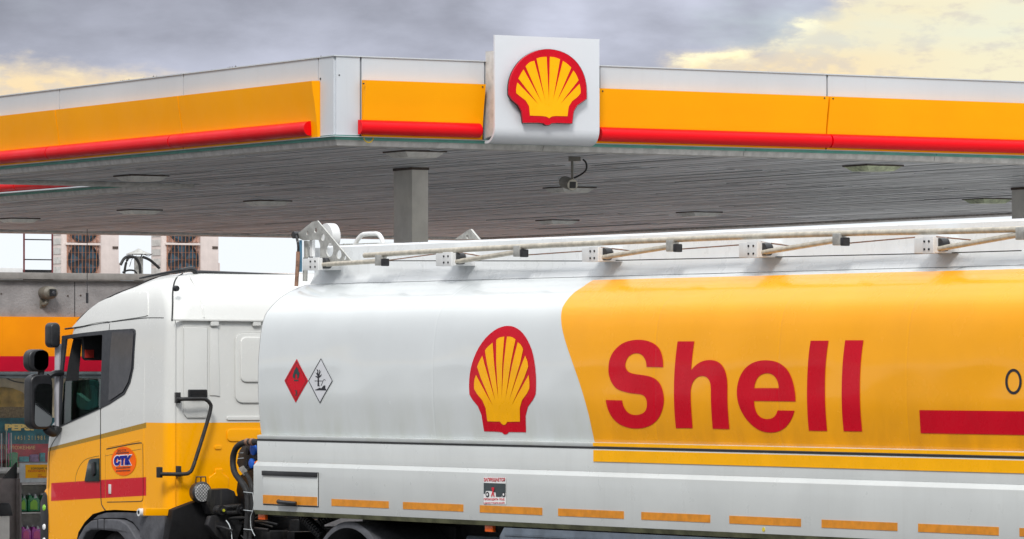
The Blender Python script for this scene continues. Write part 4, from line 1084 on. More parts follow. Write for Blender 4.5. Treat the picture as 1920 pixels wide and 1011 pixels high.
# dark clutter: tanks, brackets, pipes
random.seed(3)
cl_m = ['dark', 'chassis', 'dark', 'rubber', 'chassis']
for i in range(16):
    px = random.uniform(318, 560); py = random.uniform(972, 1012); t = random.uniform(.35, .8)
    s, z = TF.on(px, py, t); w = random.uniform(.05, .16); h = random.uniform(.03, .10)
    G().box(s-w, s+w, t, t+.2, z-h, z+h).build('chassis_bracket', M[cl_m[i % 5]], truck, True, bevel=.012)
for i in range(12):
    a = (random.uniform(320, 470), random.uniform(965, 1005)); c = (a[0] + random.uniform(30, 90), a[1] + random.uniform(-22, 26)); t = random.uniform(.28, .6)
    mid = ((a[0]+c[0])/2 + random.uniform(-12, 12), (a[1]+c[1])/2 + random.uniform(-10, 14))
    G().tube(smooth_path([pb(*a, t), pb(*mid, t-.03), pb(*c, t)], 5), random.uniform(.006, .018), 6).build('pipe', M[random.choice(['rubber','chassis','chassis'])], truck, True)
G().lathe([(0,-.35),(.10,-.33),(.13,-.28),(.13,.28),(.10,.33),(0,.35)], (.3, .55, .62), 'x', 20).build('air_tank', M['chassis'], truck, True)
G().box(.2, 1.3, .5, 2.0, .5, .9).build('gearbox', M['dark'], truck, True, bevel=.05)
G().sz([TF.on(*p, .25) for p in ((340,996),(344,993),(358,1007),(352,1010))], .24, .26).build('step_plate', M['steel'], truck, True)
pb_poly('chassis_side_plate', ((325,968),(395,1020),(300,1020)), .30, .34, 'chassis')
G().box(-.9, 1.4, .2, .45, .45, .80).build('fuel_tank', M['dark'], truck, True, bevel=.06)

# ================================================================== CANOPY
DA = unit(-4200 - 960, FPX); DB = unit(16000 - 960, FPX)
ZB, ZC = 4.65, 4.60
Nn = level(627, 258, ZB)
def ab(a, b_): return Nn + DA*a + DB*b_
def inv(P):
    d = P - Nn; det = DA.x*DB.y - DB.x*DA.y
    return ((d.x*DB.y - DB.x*d.y)/det, (DA.x*d.y - DA.y*d.x)/det)
aI, bI = inv(level(342, 347, ZC)); aF, bF = inv(level(905, 447.5, ZC))
canopy = thing('filling_station_canopy', 'large white, yellow and red forecourt canopy over the truck', 'canopy', (Nn.x, Nn.y, -0.6))
CZ = 0.6
def loc(P, z): return (P.x - Nn.x, P.y - Nn.y, z + CZ)
outA = Vector((-DA.y, DA.x)); outA = outA if outA.y < 0 else -outA
outB = Vector((DB.y, -DB.x))
class Face(Frame):
    def P(s, u, o): return s.O + s.d*u - s.e*o
FA = Face(Nn, DA, -outA); FB = Face(Nn, DB, -outB); FC = Face(ab(0, bI), DA, -outA)
def fup(F, px, o=0.0): return F.on(px, 200, -o)[0]
def fascia(name, m, F, u0, u1, prof, parent=canopy, bevel=0.0, label=None, mit=0):
    g = G(); n = len(prof)
    vs = [loc(F.P(u0 - o*mit, o), z) for o, z in prof] + [loc(F.P(u1, o), z) for o, z in prof]
    tr = tessellate_polygon([[Vector((p[0], p[1], 0)) for p in prof]])
    g.add(vs, [tuple(t) for t in tr] + [tuple(i+n for i in t) for t in tr] + [(i, (i+1) % n, (i+1) % n + n, i+n) for i in range(n)])
    return g.build(name, M[m], parent, False, bevel=bevel, label=label)
ZT = FB.on(640, 106, 0)[1]; ZW = FB.on(640, 253, 0)[1]
ZY1 = FB.on(690, 151, -.04)[1]; ZY0 = ZW - .012
ZR1 = FB.on(690, 224.5, -.1)[1]; ZR0 = FB.on(690, 252, -.12)[1]
white = lambda z0=ZW: [(.0, z0), (.0, ZT), (-.05, ZT), (-.05, z0)]
topcap = [(.012, ZT+.001), (.012, ZT+.012), (-.3, ZT+.012), (-.3, ZT+.001)]
yel = [(.030, ZY0), (.034, ZY0+.08), (.045, ZY0+.2), (.066, ZY0+.35), (.085, ZY0+.46), (.095, ZY1), (.006, ZY1+.004), (.003, ZY0)]
def redprof(n=10):
    cz = (ZR1+ZR0)/2; h = (ZR1-ZR0)/2
    return [(.034, ZR0)] + [(.045 + .075*math.cos(R(-80+160*i/n)), cz + h*math.sin(R(-80+160*i/n))) for i in range(n+1)] + [(.034, ZR1)]
def run(F, us, kind, gap=.011):
    for a, c in zip(us[:-1], us[1:]):
        if kind == 'white': fascia('white_panel', 'fascia_white', F, a+gap, c-gap, white())
        if kind == 'yellow': fascia('yellow_panel', 'fascia_yellow', F, a+gap, c-gap, yel)
        if kind == 'red': fascia('red_light_bar', 'red_bar', F, a+gap, c-gap, redprof() if F is not FC else [(o_, ZR1 - (ZR1-z_)*(ZR1-ZW)/(ZR1-ZR0)) for o_, z_ in redprof()])
aL = aI
stepA = fup(FA, 344) - fup(FA, 597)
wA = [.01, fup(FA, 597), fup(FA, 344), fup(FA, 112), fup(FA, 112) + stepA, aL]
run(FA, wA, 'white')
uy = [fup(FA, 334, .09), fup(FA, 104, .09)]
yA = [fup(FA, 586, .09), uy[0], uy[1], aL-.1]
run(FA, yA, 'yellow', .010)
fascia('panel_end', 'fascia_yellow', FA, fup(FA, 595, .01), yA[0]+.01, [(.001, ZY0-.002), (.001, ZY1-.01), (.005, ZY1-.01), (.005, ZY0-.002)])
fascia('panel_backing', 'seam', FA, fup(FA, 595, .01), aL-.1, [(.0005, ZY0-.002), (.0005, ZY1-.01), (.004, ZY1-.01), (.004, ZY0-.002)])
rA = [fup(FA, 570, .12), fup(FA, 314, .12), fup(FA, 84, .12), aL-.1]
run(FA, rA, 'red', .009)
wB = [.01, fup(FB, 676.5), fup(FB, 909.5), fup(FB, 928), fup(FB, 1124), fup(FB, 1551), 2*fup(FB, 1551)-fup(FB, 1124), 3*fup(FB, 1551)-2*fup(FB, 1124), bF]
run(FB, wB, 'white')
run(FB, [fup(FB, 677, .01), fup(FB, 912, .09)], 'yellow', .010)
run(FB, [fup(FB, 678, .12), fup(FB, 907, .12)], 'red', .009)
yB = [fup(FB, 1122, .09), fup(FB, 1555, .09)]; st = yB[1]-yB[0]
run(FB, yB + [yB[1]+st, yB[1]+2*st, bF-.2], 'yellow', .010)
rB = [fup(FB, 1128, .12), fup(FB, 1562, .12)]; st = rB[1]-rB[0]
run(FB, rB + [rB[1]+st, rB[1]+2*st, bF-.2], 'red', .010)
for F, u0, u1 in ((FB, fup(FB, 677), fup(FB, 910)), (FB, fup(FB, 1123), bF-.1)):
    fascia('panel_backing', 'seam', F, u0+.02, u1-.02, [(.0005, ZY0-.002), (.0005, ZY1-.01), (.004, ZY1-.01), (.004, ZY0-.002)])
# recessed left side of the rear part
aa = [aI+.02 + k*4.9 for k in range(4)] + [aF]
run(FC, aa, 'white'); run(FC, aa, 'yellow', .010); run(FC, aa, 'red', .009)
# underside edge trims
for F, u0, u1, nm in ((FA, -.0, aL, 0), (FB, 0.0, bF, 0), (FC, aI, aF, 0)):
    st_ = 2.45; u = u0
    while u < u1 - .05:
        v = min(u + st_, u1)
        mi = 1 if abs(u) < 1e-6 and F is not FC else 0
        fascia('gutter_trim', 'trim', F, u+.003, v-.003, [(-.03, ZW-.018), (-.055, ZC-.022), (-.16, ZC-.030), (-.16, ZC-.006), (-.12, ZW-.018)], mit=mi)
        fascia('drip_edge', 'teal', F, u+.003, v-.003, [(.000, ZW-.004), (-.012, ZW-.046), (-.10, ZW-.046), (-.10, ZW-.004)], mit=mi)
        u = v
    fascia('edge_cap', 'fascia_white', F, u0, u1, ([(.028, ZW-.018), (.028, ZW-.011), (-.1, ZW-.011), (-.1, ZW-.018)] if F is not FC else [(.10, ZW-.018), (.10, ZW-.003), (-.1, ZW-.003), (-.1, ZW-.018)]), mit=0 if F is FC else 1)
    fascia('coping', 'fascia_white', F, u0, u1, topcap, mit=0 if F is FC else 1)
# deck above the ceiling with the notch, back edges
poly = [ab(.05,.05), ab(aI-.02,.05), ab(aI-.02,bI+.05), ab(aF,bI+.05), ab(aF,bF), ab(.05,bF)]
G().xy([(p.x-Nn.x, p.y-Nn.y) for p in poly], ZC+.05+CZ, ZT-.12+CZ).build('roof_deck', M['void'], canopy)
for (p, q, nm) in ((ab(aF,bI), ab(aF,bF), 0), (ab(0,bF), ab(aF,bF), 0), (ab(aI,0), ab(aI,bI), 0)):
    d = (q-p).normalized(); nrm = Vector((-d.y, d.x)); 
    n_out = nrm if nrm.y > 0 or nm else -nrm
    g = G(); a0, a1 = p, q
    for z0, z1, w in ((ZC-.025, ZT, .06),):
        vs = [loc(a0, z0), loc(a1, z0), loc(a1+n_out*w, z0), loc(a0+n_out*w, z0), loc(a0, z1), loc(a1, z1), loc(a1+n_out*w, z1), loc(a0+n_out*w, z1)]
        g.add(vs, [(0,1,2,3),(4,5,6,7),(0,1,5,4),(1,2,6,5),(2,3,7,6),(3,0,4,7)])
    g.build('rear_fascia', M['fascia_white'], canopy)
    g = G()
    vs = [loc(a0-n_out*.10, ZC-.02), loc(a1-n_out*.10, ZC-.02), loc(a1, ZC-.04), loc(a0, ZC-.04), loc(a0-n_out*.10, ZC+.01), loc(a1-n_out*.10, ZC+.01), loc(a1, ZC+.01), loc(a0, ZC+.01)]
    g.add(vs, [(0,1,2,3),(4,5,6,7),(0,1,5,4),(1,2,6,5),(2,3,7,6),(3,0,4,7)])
    g.build('rear_trim', M['trim'], canopy)
# ceiling slats
g = G(); random.seed(5)
SW = .125; nb = int((bF-.2)/SW)
seams = [.17, 3.6, 7.2, aI-.15, 14.4, 18.0, 21.6, 25.2, 28.4, aF-.1]
for i in range(nb):
    b0 = .15 + i*SW; b1 = b0 + SW - .012
    for a0, a1 in zip(seams[:-1], seams[1:]):
        if b0 < bI + .16 and a0 >= aI - .2: continue
        dz = random.uniform(-.004, .004); g0 = random.uniform(.0, .02)
        z0 = ZC + .012 + dz + (random.uniform(-.012, 0) if random.random() < .04 else 0)
        ps = [ab(a0+g0, b0), ab(a1-g0, b0), ab(a1-g0, b1), ab(a0+g0, b1)]
        q = random.uniform(-.003, .003)
        vs = [loc(p, z0 + (q if k in (0, 3) else -q)) for k, p in enumerate(ps)] + [loc(p, z0+.02) for p in ps]
        g.add(vs, [(0,1,2,3),(4,5,6,7),(0,1,5,4),(1,2,6,5),(2,3,7,6),(3,0,4,7)])
sl = g.build('ceiling_slats', M['slat'], canopy, smooth=0); sl['kind'] = 'stuff'
# columns
def col(px, py, px_l, px_r):
    P = level(px, py, ZC); a, b_ = inv(P)
    k = (px_l-960)/FPX; wa = (k*P.y-P.x)/(DA.x-k*DA.y); k = (px_r-960)/FPX; wb = (k*P.y-P.x)/(DB.x-k*DB.y)
    ps = [P, P+DA*wa, P+DA*wa+DB*wb, P+DB*wb]
    G().xy([(p.x-Nn.x, p.y-Nn.y) for p in ps], 0, ZC+.02+CZ).build('column', M['column'], canopy, bevel=.006)
    c0 = [p + (p-(ps[0]+ps[2])/2).normalized()*.012 for p in ps]
    G().xy([(p.x-Nn.x, p.y-Nn.y) for p in c0], ZC-.02+CZ, ZC+.008+CZ).build('column_collar', M['lframe'], canopy)
    return a, b_, wa, wb
a1_, b1_, wa_, wb_ = col(772.5, 315, 738, 803)
col(1925, 352, 1897, 1962)
# loose yellow cable loop under the corner
pts = [FB.on(x, y, -.02) for x, y in ((682,254),(683,262),(689,267),(696,266),(700,259),(701,254))]
G().tube(smooth_path([loc(FB.P(u, .02), z) for u, z in pts], 4), .006, 5).build('loose_cable', mat('yellow_cable', (.6,.42,.03), .5), canopy)
# panel fixings and small chips
g = G()
for F, px, py, o in ((FB, 682, 157, .095), (FB, 601.5, 0, 0), (FB, 1130, 171, .095), (FB, 905, 163, .095), (FB, 636, 141, 0), (FB, 1546, 184, .095), (FB, 1562, 185, .095)):
    if py == 0: continue
    u, z = F.on(px, py, -o); p = F.P(u, o+.004); p2 = F.P(u, o-.01); g.tube([loc(p2, z), loc(p, z)], .008, 8)
u, z = FA.on(601, 148, 0); g.tube([loc(FA.P(u, -.01), z), loc(FA.P(u, .004), z)], .013, 8)
fx = g.build('panel_fixings', M['seam'], canopy); fx['kind'] = 'stuff'
# little leaf litter on the top edge
g = G(); random.seed(11)
for px in [224,228,231,236,240,262,268,280,286,292,300,306,395,425,428,431,434,437,440,600]:
    u = fup(FA, px); 
    p = FA.P(u, -.01); s_ = random.uniform(.008, .03); h = random.uniform(.006, .022)
    g.add([loc(p+DA*s_, ZT+.01), loc(p-DA*s_, ZT+.01), loc(p+Vector((0,.02)), ZT+.01+h), loc(p+Vector((0,.05)), ZT+.012)], [(0,1,2),(0,2,3),(1,2,3)])
sl = g.build('leaf_litter', M['lframe'], canopy, smooth=0); sl['kind'] = 'stuff'

# sign box with the scallop
SO = .26
sgn = thing('logo_sign', 'square white sign box with red and yellow scallop shell emblem', 'sign', (Nn.x, Nn.y, -0.6))
u0 = fup(FB, 928, SO); u1 = fup(FB, 1124, SO); zt = FB.on(928, 65.5, -SO)[1]; zb = FB.on(1020, 272, -SO+.1)[1]
ang = (90,75,60,45,30,15,0,-12)
pr = [(SO, zt)] + [(SO-.16+.16*math.sin(R(a)), zb+.16-.16*math.cos(R(a))) for a in ang] + [(SO-.16+.135*math.sin(R(a)), zb+.16-.135*math.cos(R(a))) for a in reversed(ang)] + [(SO-.025, zt)]
M['sign_white'] = mat('sign_white_panel', (0.67, 0.70, 0.74), 0.35, coat=0.15, var=0.015, vscale=0.6)
fascia('sign_face', 'sign_white', FB, u0, u1, pr, sgn)
fascia('sign_back_frame', 'trim', FB, u0+.05, u1-.05, [(.004, zb+.06), (.004, zt-.15), (SO-.03, zt-.15), (SO-.03, zb+.10)], sgn)
CO = [(215,555),(213,480),(222,420),(245,360),(285,300),(335,255),(395,222),(450,207),(495,203),(545,208),(600,223),(655,252),(705,297),(740,350),(765,410),(777,475),(777,565),(687,628),(672,745),(525,740),(505,757),(480,757),(463,740),(318,740),(303,628)]
CY = [(357,597),(265,525),(264,490),(273,447),(427,607),(281,418),(295,390),(318,352),(450,592),(333,330),(360,300),(396,288),(477,580),(413,272),(445,261),(486,259),(503,576),(510,259),(545,262),(584,277),(532,582),(605,290),(635,308),(666,338),(558,590),(682,360),(703,390),(719,430),(583,607),(726,457),(735,500),(733,535),(650,600),(638,693),(530,690),(505,708),(480,692),(365,688)]
def sign_plate(name, m, pts, o0, o1, parent, bevel=0.0):
    q = trace(pts, 900, 40, 3.89, lambda x, y: FB.on(x, y, -o1), 1)
    g = G(); n = len(q)
    vs = [loc(FB.P(u, o0), z) for u, z in q] + [loc(FB.P(u, o1), z) for u, z in q]
    tr = tessellate_polygon([[Vector((p[0], p[1], 0)) for p in q]])
    g.add(vs, [tuple(t) for t in tr] + [tuple(i+n for i in t) for t in tr] + [(i, (i+1) % n, (i+1) % n + n, i+n) for i in range(n)])
    return g.build(name, M[m], parent, smooth=30)
shift = lambda P, dx, dy, k: [(495+(x-495)*k+dx, 480+(y-480)*k+dy) for x, y in P]
sign_plate('emblem_rim', 'seam', shift(CO, 0, 2, 1.012), SO+.003, SO+.035, sgn)
sign_plate('emblem_rim', 'print_white', shift(CO, 0, 1, 1.002), SO+.0352, SO+.05, sgn)
em = sign_plate('emblem', 'red_bar', CO, SO+.051, SO+.075, sgn)
em.data.materials[0] = M['print_red']
sign_plate('emblem_fan', 'print_yellow', CY, SO+.0755, SO+.079, em)

# ceiling light fittings
LP = [(778,286,'recessed square ceiling light nearest the canopy corner, above the column'),(265,331,'recessed square ceiling light beside the inner step of the canopy'),
      (1068,353,'recessed square ceiling light right behind the hanging camera'),(1637,312,'greenish recessed ceiling light near the right front fascia'),
      (1311,399,'recessed ceiling light over the middle of the tank, near the far edge'),(1045,414,'recessed ceiling light near the far corner of the canopy, left of the middle one'),
      (1852,374,'greenish recessed ceiling light beside the right-hand column'),(502,378,'recessed ceiling light over the truck cab, left of the column'),
      (262,395,'recessed ceiling light above the rooftop air conditioners'),(35,411,'leftmost recessed ceiling light, at the photo edge')]
for px, py, lab in LP:
    P = level(px, py, ZC); lt = thing('ceiling_light', lab, 'ceiling light', (P.x, P.y, ZC), 0, 'square lights recessed in the canopy ceiling')
    def q4(h): return [(DA*i*h + DB*j*h) for i, j in ((-1,-1),(1,-1),(1,1),(-1,1))]
    O_, I_ = q4(.25), q4(.235); g = G()
    def frustum(A, z0, B, z1):
        return G().add([(p.x, p.y, z0) for p in A] + [(p.x, p.y, z1) for p in B], [(0,1,2,3),(4,5,6,7),(0,1,5,4),(1,2,6,5),(2,3,7,6),(3,0,4,7)])
    frustum(O_, .012, O_, -.004).build('frame', M['lframe'], lt, smooth=0)
    frustum(I_, -.0045, q4(.17), -.055).build('diffuser', mat('greenish_lamp_diffuser', (.55,.62,.42), .4, var=.25, vscale=12) if px in (1637, 1852) else M['diffuser'], lt, smooth=0)

# hanging security camera
P = level(1081, 296, ZC)
cc = thing('security_camera', 'grey security camera hanging on a bracket from the canopy ceiling', 'security camera', (P.x, P.y, ZC))
sc_ = P.y / FPX
def cp(px, py, dy=0.0): return ((px-1081)*sc_, dy, (296-py)*sc_)
G().box(-.085, .045, -.03, .06, -.035, .012).build('mount_plate', M['cctv'], cc, bevel=.005)
G().box(-.058, -.032, -.01, .02, -.22, -.03).build('bracket_arm', M['cctv'], cc, bevel=.004)
axd = Vector((.33, -.93, -.16)).normalized()
c0 = Vector(cp(1066, 344, 0)); p0 = c0 - axd*.14; p1 = c0 + axd*.12
hb = G().tube([p0, p0+axd*.01, p1-axd*.004, p1], [.05,.062,.062,.060], 16).build('housing', M['cctv'], cc)
G().tube([p1, p1+axd*.006], .058, 10).build('front_plate', mat('pale_front_plate', (.70,.67,.58), .4), hb)
q = p1+axd*.007; rgt = axd.cross(Vector((0,0,1))).normalized(); up = rgt.cross(axd)
g = G(); g.add([q-rgt*.034-up*.034, q+rgt*.034-up*.034, q+rgt*.034+up*.034, q-rgt*.034+up*.034, q-rgt*.034-up*.034+axd*.005, q+rgt*.034-up*.034+axd*.005, q+rgt*.034+up*.034+axd*.005, q-rgt*.034+up*.034+axd*.005], [(0,1,2,3),(4,5,6,7),(0,1,5,4),(1,2,6,5),(2,3,7,6),(3,0,4,7)])
g.build('lens_window', M['black'], hb)
G().tube(smooth_path([cp(1093,299), cp(1099,306), cp(1099,318), cp(1090,327), cp(1076,334)], 5), .010, 8).build('cable', M['chassis'], cc)

# ================================================================== SHOP
SD = DB; SE = Vector((-DB.y, DB.x))
S0 = Vector((-960/FPX*84.5, 84.5))
FS = Frame(S0, SD, SE)
SROT = math.atan2(SD.y, SD.x)
shop = thing('shop_building', 'low grey filling station shop with orange and crimson band', 'building', (S0.x, S0.y, -0.6), SROT)
def sh(px, py, off=0.0): u, z = FS.on(px, py, off); return u, z + .6
def shbox(name, m, y0, y1, o0, o1, u0=-14, u1=16, parent=shop, bevel=0.0):
    za, zb_ = sh(50, y0, o0)[1], sh(50, y1, o0)[1]
    return G().box(u0, u1, o0, o1, zb_, za).build(name, M[m], parent, bevel=bevel)
z_roof = sh(50, 526, 0)[1]
shbox('coping', 'cap', 511, 523.5, -.10, .25, bevel=.006)
shbox('coping_lip', 'cap', 524.5, 527.5, -.05, .2)
shbox('upper_wall', 'stucco', 528, 594, 0, .3)
shbox('orange_band', 'band_o', 594, 668, -.06, .2)
shbox('crimson_band', 'band_r', 668, 696.5, -.062, .2)
shbox('gutter', 'gutter', 697, 703, -.10, .2, bevel=.01)
shbox('gutter', 'gutter', 703.5, 709.5, -.07, .2, bevel=.01)
# joint and fixings on the upper wall
u, _ = sh(140, 560); z0, z1 = sh(140, 594)[1], sh(140, 528)[1]
G().box(u-.006, u+.006, -.004, .0, z0, z1).build('panel_joint', M['seam'], shop)
g = G()
for px, py in ((2,551),(127,555),(151,554)):
    u, z = sh(px, py); g.lathe([(0,-.012),(.014,-.012),(.014,.0)], (u, 0, z), 'y', 8)
g.build('wall_fixings', M['lframe'], shop)
# openings: lower wall, window with frame and pane, shop room behind
uL = sh(-40, 800)[0]; uR = sh(170, 800)[0]
zs = sh(50, 884)[1]; zh = sh(50, 709.5)[1]
G().box(-14, 16, 0, .3, 0, zs-.03).build('lower_wall', M['stucco'], shop)
G().box(-14, uL, 0, .3, zs-.03, zh).build('pier', M['stucco'], shop)
G().box(uR, 16, 0, .3, zs-.03, zh).build('pier', M['stucco'], shop)
sill = G().box(uL, uR, -.08, .3, zs-.03, zs+.02).build('window_sill', M['trim'], shop, bevel=.004)
wf = G().box(uL, uL+.06, .06, .12, zs+.02, zh).box(uR-.06, uR, .06, .12, zs+.02, zh).box(uL+.06, uR-.06, .06, .12, zs+.02, zs+.07).build('window_frame', M['trim'], shop)
G().add([(uL+.06, .09, zs+.07), (uR-.06, .09, zs+.07), (uR-.06, .09, zh), (uL+.06, .09, zh)], [(0,1,2,3)]).build('window_pane', M['shopglass'], wf)
G().box(-14, 16, .3, 9, z_roof-.25, z_roof-.1).build('roof', M['cap'], shop)
G().box(-14, 16, 8.8, 9, 0, z_roof-.25).build('rear_wall', M['stucco'], shop)
G().box(-14, -13.8, .3, 8.8, 0, z_roof-.25).build('side_wall', M['stucco'], shop)
G().box(15.8, 16, .3, 8.8, 0, z_roof-.25).build('side_wall', M['stucco'], shop)
RB = .26
def rbp(px, py): return sh(px, py, RB)
G().box(uL-1, uR+1, RB+.05, RB+.1, .3, zh+.3).build('interior_partition', M['beige'], shop)
ar = [rbp(*p) for p in ((-30,785),(-30,745),(-15,731),(5,725.5),(25,728),(42,735),(58,748),(66,765),(66,785))]
G().sz(ar, RB+.02, RB+.045).build('arched_panel', M['ochre'], shop)
ap = [rbp(*p) for p in ((-30,785),(-30,763),(66,763),(66,785))]
G().sz(ap, RB+.008, RB+.018).build('arched_panel', mat('brown_mesh_panel', (.20,.145,.08), .8, var=.3, vscale=30), shop)
G().tube(smooth_path([(*[sh(x, y, .2)[0]], .2, sh(x, y, .2)[1]) for x, y in ((12,709),(30,716),(58,719),(75,718))], 4), .01, 6).build('ceiling_cable', M['chassis'], shop)
def board(name, label, cat, px0, py0, px1, py1, m, off, words=(), extra=None):
    (u0, z1), (u1, z0) = sh(px0, py0, off), sh(px1, py1, off)
    b_ = S0 + SD*u0 + SE*off
    o = G().box(0, u1-u0, 0, .02, 0, z1-z0).build(name, M[m]); o.location = (b_.x, b_.y, z0-.6); o.rotation_euler.z = SROT
    o['label'] = label; o['category'] = cat
    for body, box, mm_, bold in words:
        vs, fs = text2d(body, bold); x0, y0, x1, y1 = box
        V = []
        for x, y in vs:
            u, z = sh(x0+(x1-x0)*x, y1+(y0-y1)*y, off); V.append((u-u0, -.004, z-z0))
        g = G(); g.add(V, fs); g.build('words', M[mm_], o, smooth=0)
    return o
board('soft_drink_banner', 'dark teal banner reading PEPSI in gold behind the shop window', 'banner', -25, 784, 110, 832, 'banner', .19,
      (('PEPSI', (9, 795, 63, 807.5), 'gold', .06), ('1 4 5 1  2 1 1 9 8 1', (28, 817, 84, 825), 'gold', .0)))
board('offer_banner', 'dark red banner with golden offer words under the drink banner', 'banner', -25, 833.5, 110, 868, 'banner_r', .17,
      (('ПРЕДЛОЖЕНИЕ', (-4, 836, 66, 844), 'gold', .0), ('ДНЯ', (18, 848, 32, 856), 'gold', .0)))
# striped plastic bags and packs on the sill
def place(px, py, off): u, z = sh(px, py, off); P = S0 + SD*u + SE*off; return P.x, P.y, z-.6
def pack(px0, px1, py0, py1, m, label, off=.14, name='snack_pack'):
    x, y, z = place((px0+px1)/2, py1, off); w = (px1-px0)*y/FPX/SD.x*.9; h = (py1-py0)*y/FPX
    pts = [(-w/2,0),(w/2,0),(w*.46,h*.5),(w/2,h*.96),(w*.2,h),(-w*.3,h*.97),(-w/2,h*.9),(-w*.44,h*.5)]
    o = G().sz(pts, -.03, .03).build(name, M[m], bevel=.012); o.location = (x, y, z); o.rotation_euler.z = SROT
    o['label'] = label; o['category'] = 'package'; return o
pack(13, 33, 848, 879, 'green', 'green crinkled package on the shop window sill')
pack(35, 54, 856, 866, 'pack_a', 'teal package lying behind the poster top in the shop window')
pack(55, 72, 852, 866, 'pack_b', 'violet package above the yellow poster in the shop window')
pack(74, 84, 849, 866, 'pack_a', 'blue package nearest the truck nose in the shop window')
x, y, z = place(6, 879, .12)
wb = thing('wiper_bundle', 'bundle of striped wiper blades leaning in the shop window', 'wiper blades', (x, y, z), SROT)
for i in range(7):
    G().box(-.13+i*.045, -.115+i*.045, -.01, .01, 0, .62+.04*math.sin(i*2)).build('blade', M[['steel','pink','clear','black'][i % 4]], wb)

# display rack with canisters
RO = -.9
def rk(px, py, off=RO): u, z = FS.on(px, py, off); return u, z
ur0, ur1 = rk(37.5, 900)[0], rk(120, 900)[0]
Pr = S0 + SD*ur0 + SE*RO
rack = thing('display_rack', 'brown grey outdoor rack of screenwash beside the truck nose', 'display rack', (Pr.x, Pr.y, -0.6), SROT)
W = ur1-ur0
zz = lambda py: rk(60, py)[1] + .6
G().box(-.005, .03, 0, .45, 0, zz(897)).build('side_panel', M['rack'], rack)
G().box(-.02-.0, -.006, .02, .45, 0, zz(897)).build('side_edge', M['rack'], rack)
G().box(W-.03, W, 0, .45, 0, zz(897)).build('side_panel', M['rack'], rack)
G().box(.03, W-.03, .42, .45, 0, zz(897)).build('back_panel', M['rackback'], rack)
wS = -(rk(37.5, 900)[0]-rk(16, 900)[0])
G().box(-.30, -.022, .10, .44, 0, zz(897)).build('side_cabinet', M['rack'], rack, bevel=.006)
for py in (907, 961, 1015):
    G().box(.03, W-.03, .01, .42, zz(py)-.02, zz(py)).build('shelf', M['rack'], rack)
    G().box(.03, W-.03, -.006, .009, zz(py)-.018, zz(py)+.004).build('shelf_edge', M['trim'], rack)
hd = G().box(.0, W, -.01, .02, zz(904.5), zz(868)).build('header_board', M['clear'], rack)
G().box(-.005, W+.005, -.014, .024, zz(868)+.001, zz(866)).build('header_frame', M['rack'], hd)
(ua, za), (ub, zb_) = rk(47, 871.5), rk(100, 896)
G().box(ua-ur0, ub-ur0, -.014, -.011, zb_+.6, za+.6).build('poster', M['print_yellow'], hd)
for body, box, m_ in (('ХОРОШИЕ ЧЕКИ', (57, 876.5, 96, 880.5), 'print_black'), ('ПОЛУЧИТЕ 250', (52, 881.5, 95, 885.5), 'print_red'), ('Твой', (70, 889, 77, 891.5), 'print_red'), ('Coffee', (70, 892, 86, 896), 'print_red')):
    if body == 'Coffee': body = 'бонус'
    vs, fs = text2d(body, .02); x0, y0, x1, y1 = box; V = []
    for x, y in vs:
        u, z = rk(x0+(x1-x0)*x, y1+(y0-y1)*y); V.append((u-ur0, -.0155, z+.6))
    g = G(); g.add(V, fs); g.build('poster_words', M[m_], hd, smooth=0)
G().sz([(-.26, zz(897)), (-.005, zz(897)), (-.005, zz(867))], .1, .14).build('header_brace', M['black'], rack)
def canister(px0, px1, py0, py1, m, lm, label, grp):
    off = RO + .12
    u0, zt_ = rk(px0, py0, off); u1, zb_ = rk(px1, py1, off); P = S0 + SD*u0 + SE*off
    w, h = u1-u0, zt_-zb_
    c = thing('canister', label, 'canister', (P.x, P.y, zb_), SROT, grp)
    o_ = [(.02*w,0),(.98*w,0),(w,.03*h),(w,.62*h),(.78*w,.86*h),(.6*w,.93*h),(.5*w,.80*h),(.36*w,.74*h),(.30*w,.90*h),(.12*w,.90*h),(.08*w,.72*h),(0,.62*h),(0,.03*h)]
    body_ = [p for p in o_]
    G().sz(body_, 0, .13).build('bottle', M[m], c, bevel=.008)
    G().sz([(.52*w,.72*h),(.80*w,.75*h),(.66*w,.96*h),(.56*w,.97*h)], -.004, .134).build('shoulder', M['clear'], c, bevel=.004)
    G().lathe([(0,.13*h),(.11*w,.13*h),(.11*w,0)], (.21*w, .06, .88*h), 'z', 12).build('cap', M['clear'], c)
    G().sz([(.18*w,.12*h),(.80*w,.10*h),(.80*w,.48*h),(.66*w,.62*h),(.45*w,.64*h),(.2*w,.5*h)], -.006, -.002).build('label', M[lm], c, smooth=0)
gg = 'green screenwash canisters'; gp = 'purple screenwash canisters'
canister(37.5, 50, 926, 959, 'green', 'lime', 'leftmost green canister on the upper rack shelf', gg)
canister(52.5, 74.5, 925, 959, 'green', 'lime', 'second green canister from the left on the upper rack shelf', gg)
canister(77, 99, 925, 959, 'green', 'lime', 'green canister on the upper rack shelf, mostly behind the truck nose', gg)
canister(40, 58, 985, 1013, 'purple', 'pink', 'leftmost purple canister on the lower rack shelf', gp)
canister(59.5, 78, 985, 1013, 'purple', 'pink', 'purple canister on the lower rack shelf beside the truck nose', gp)
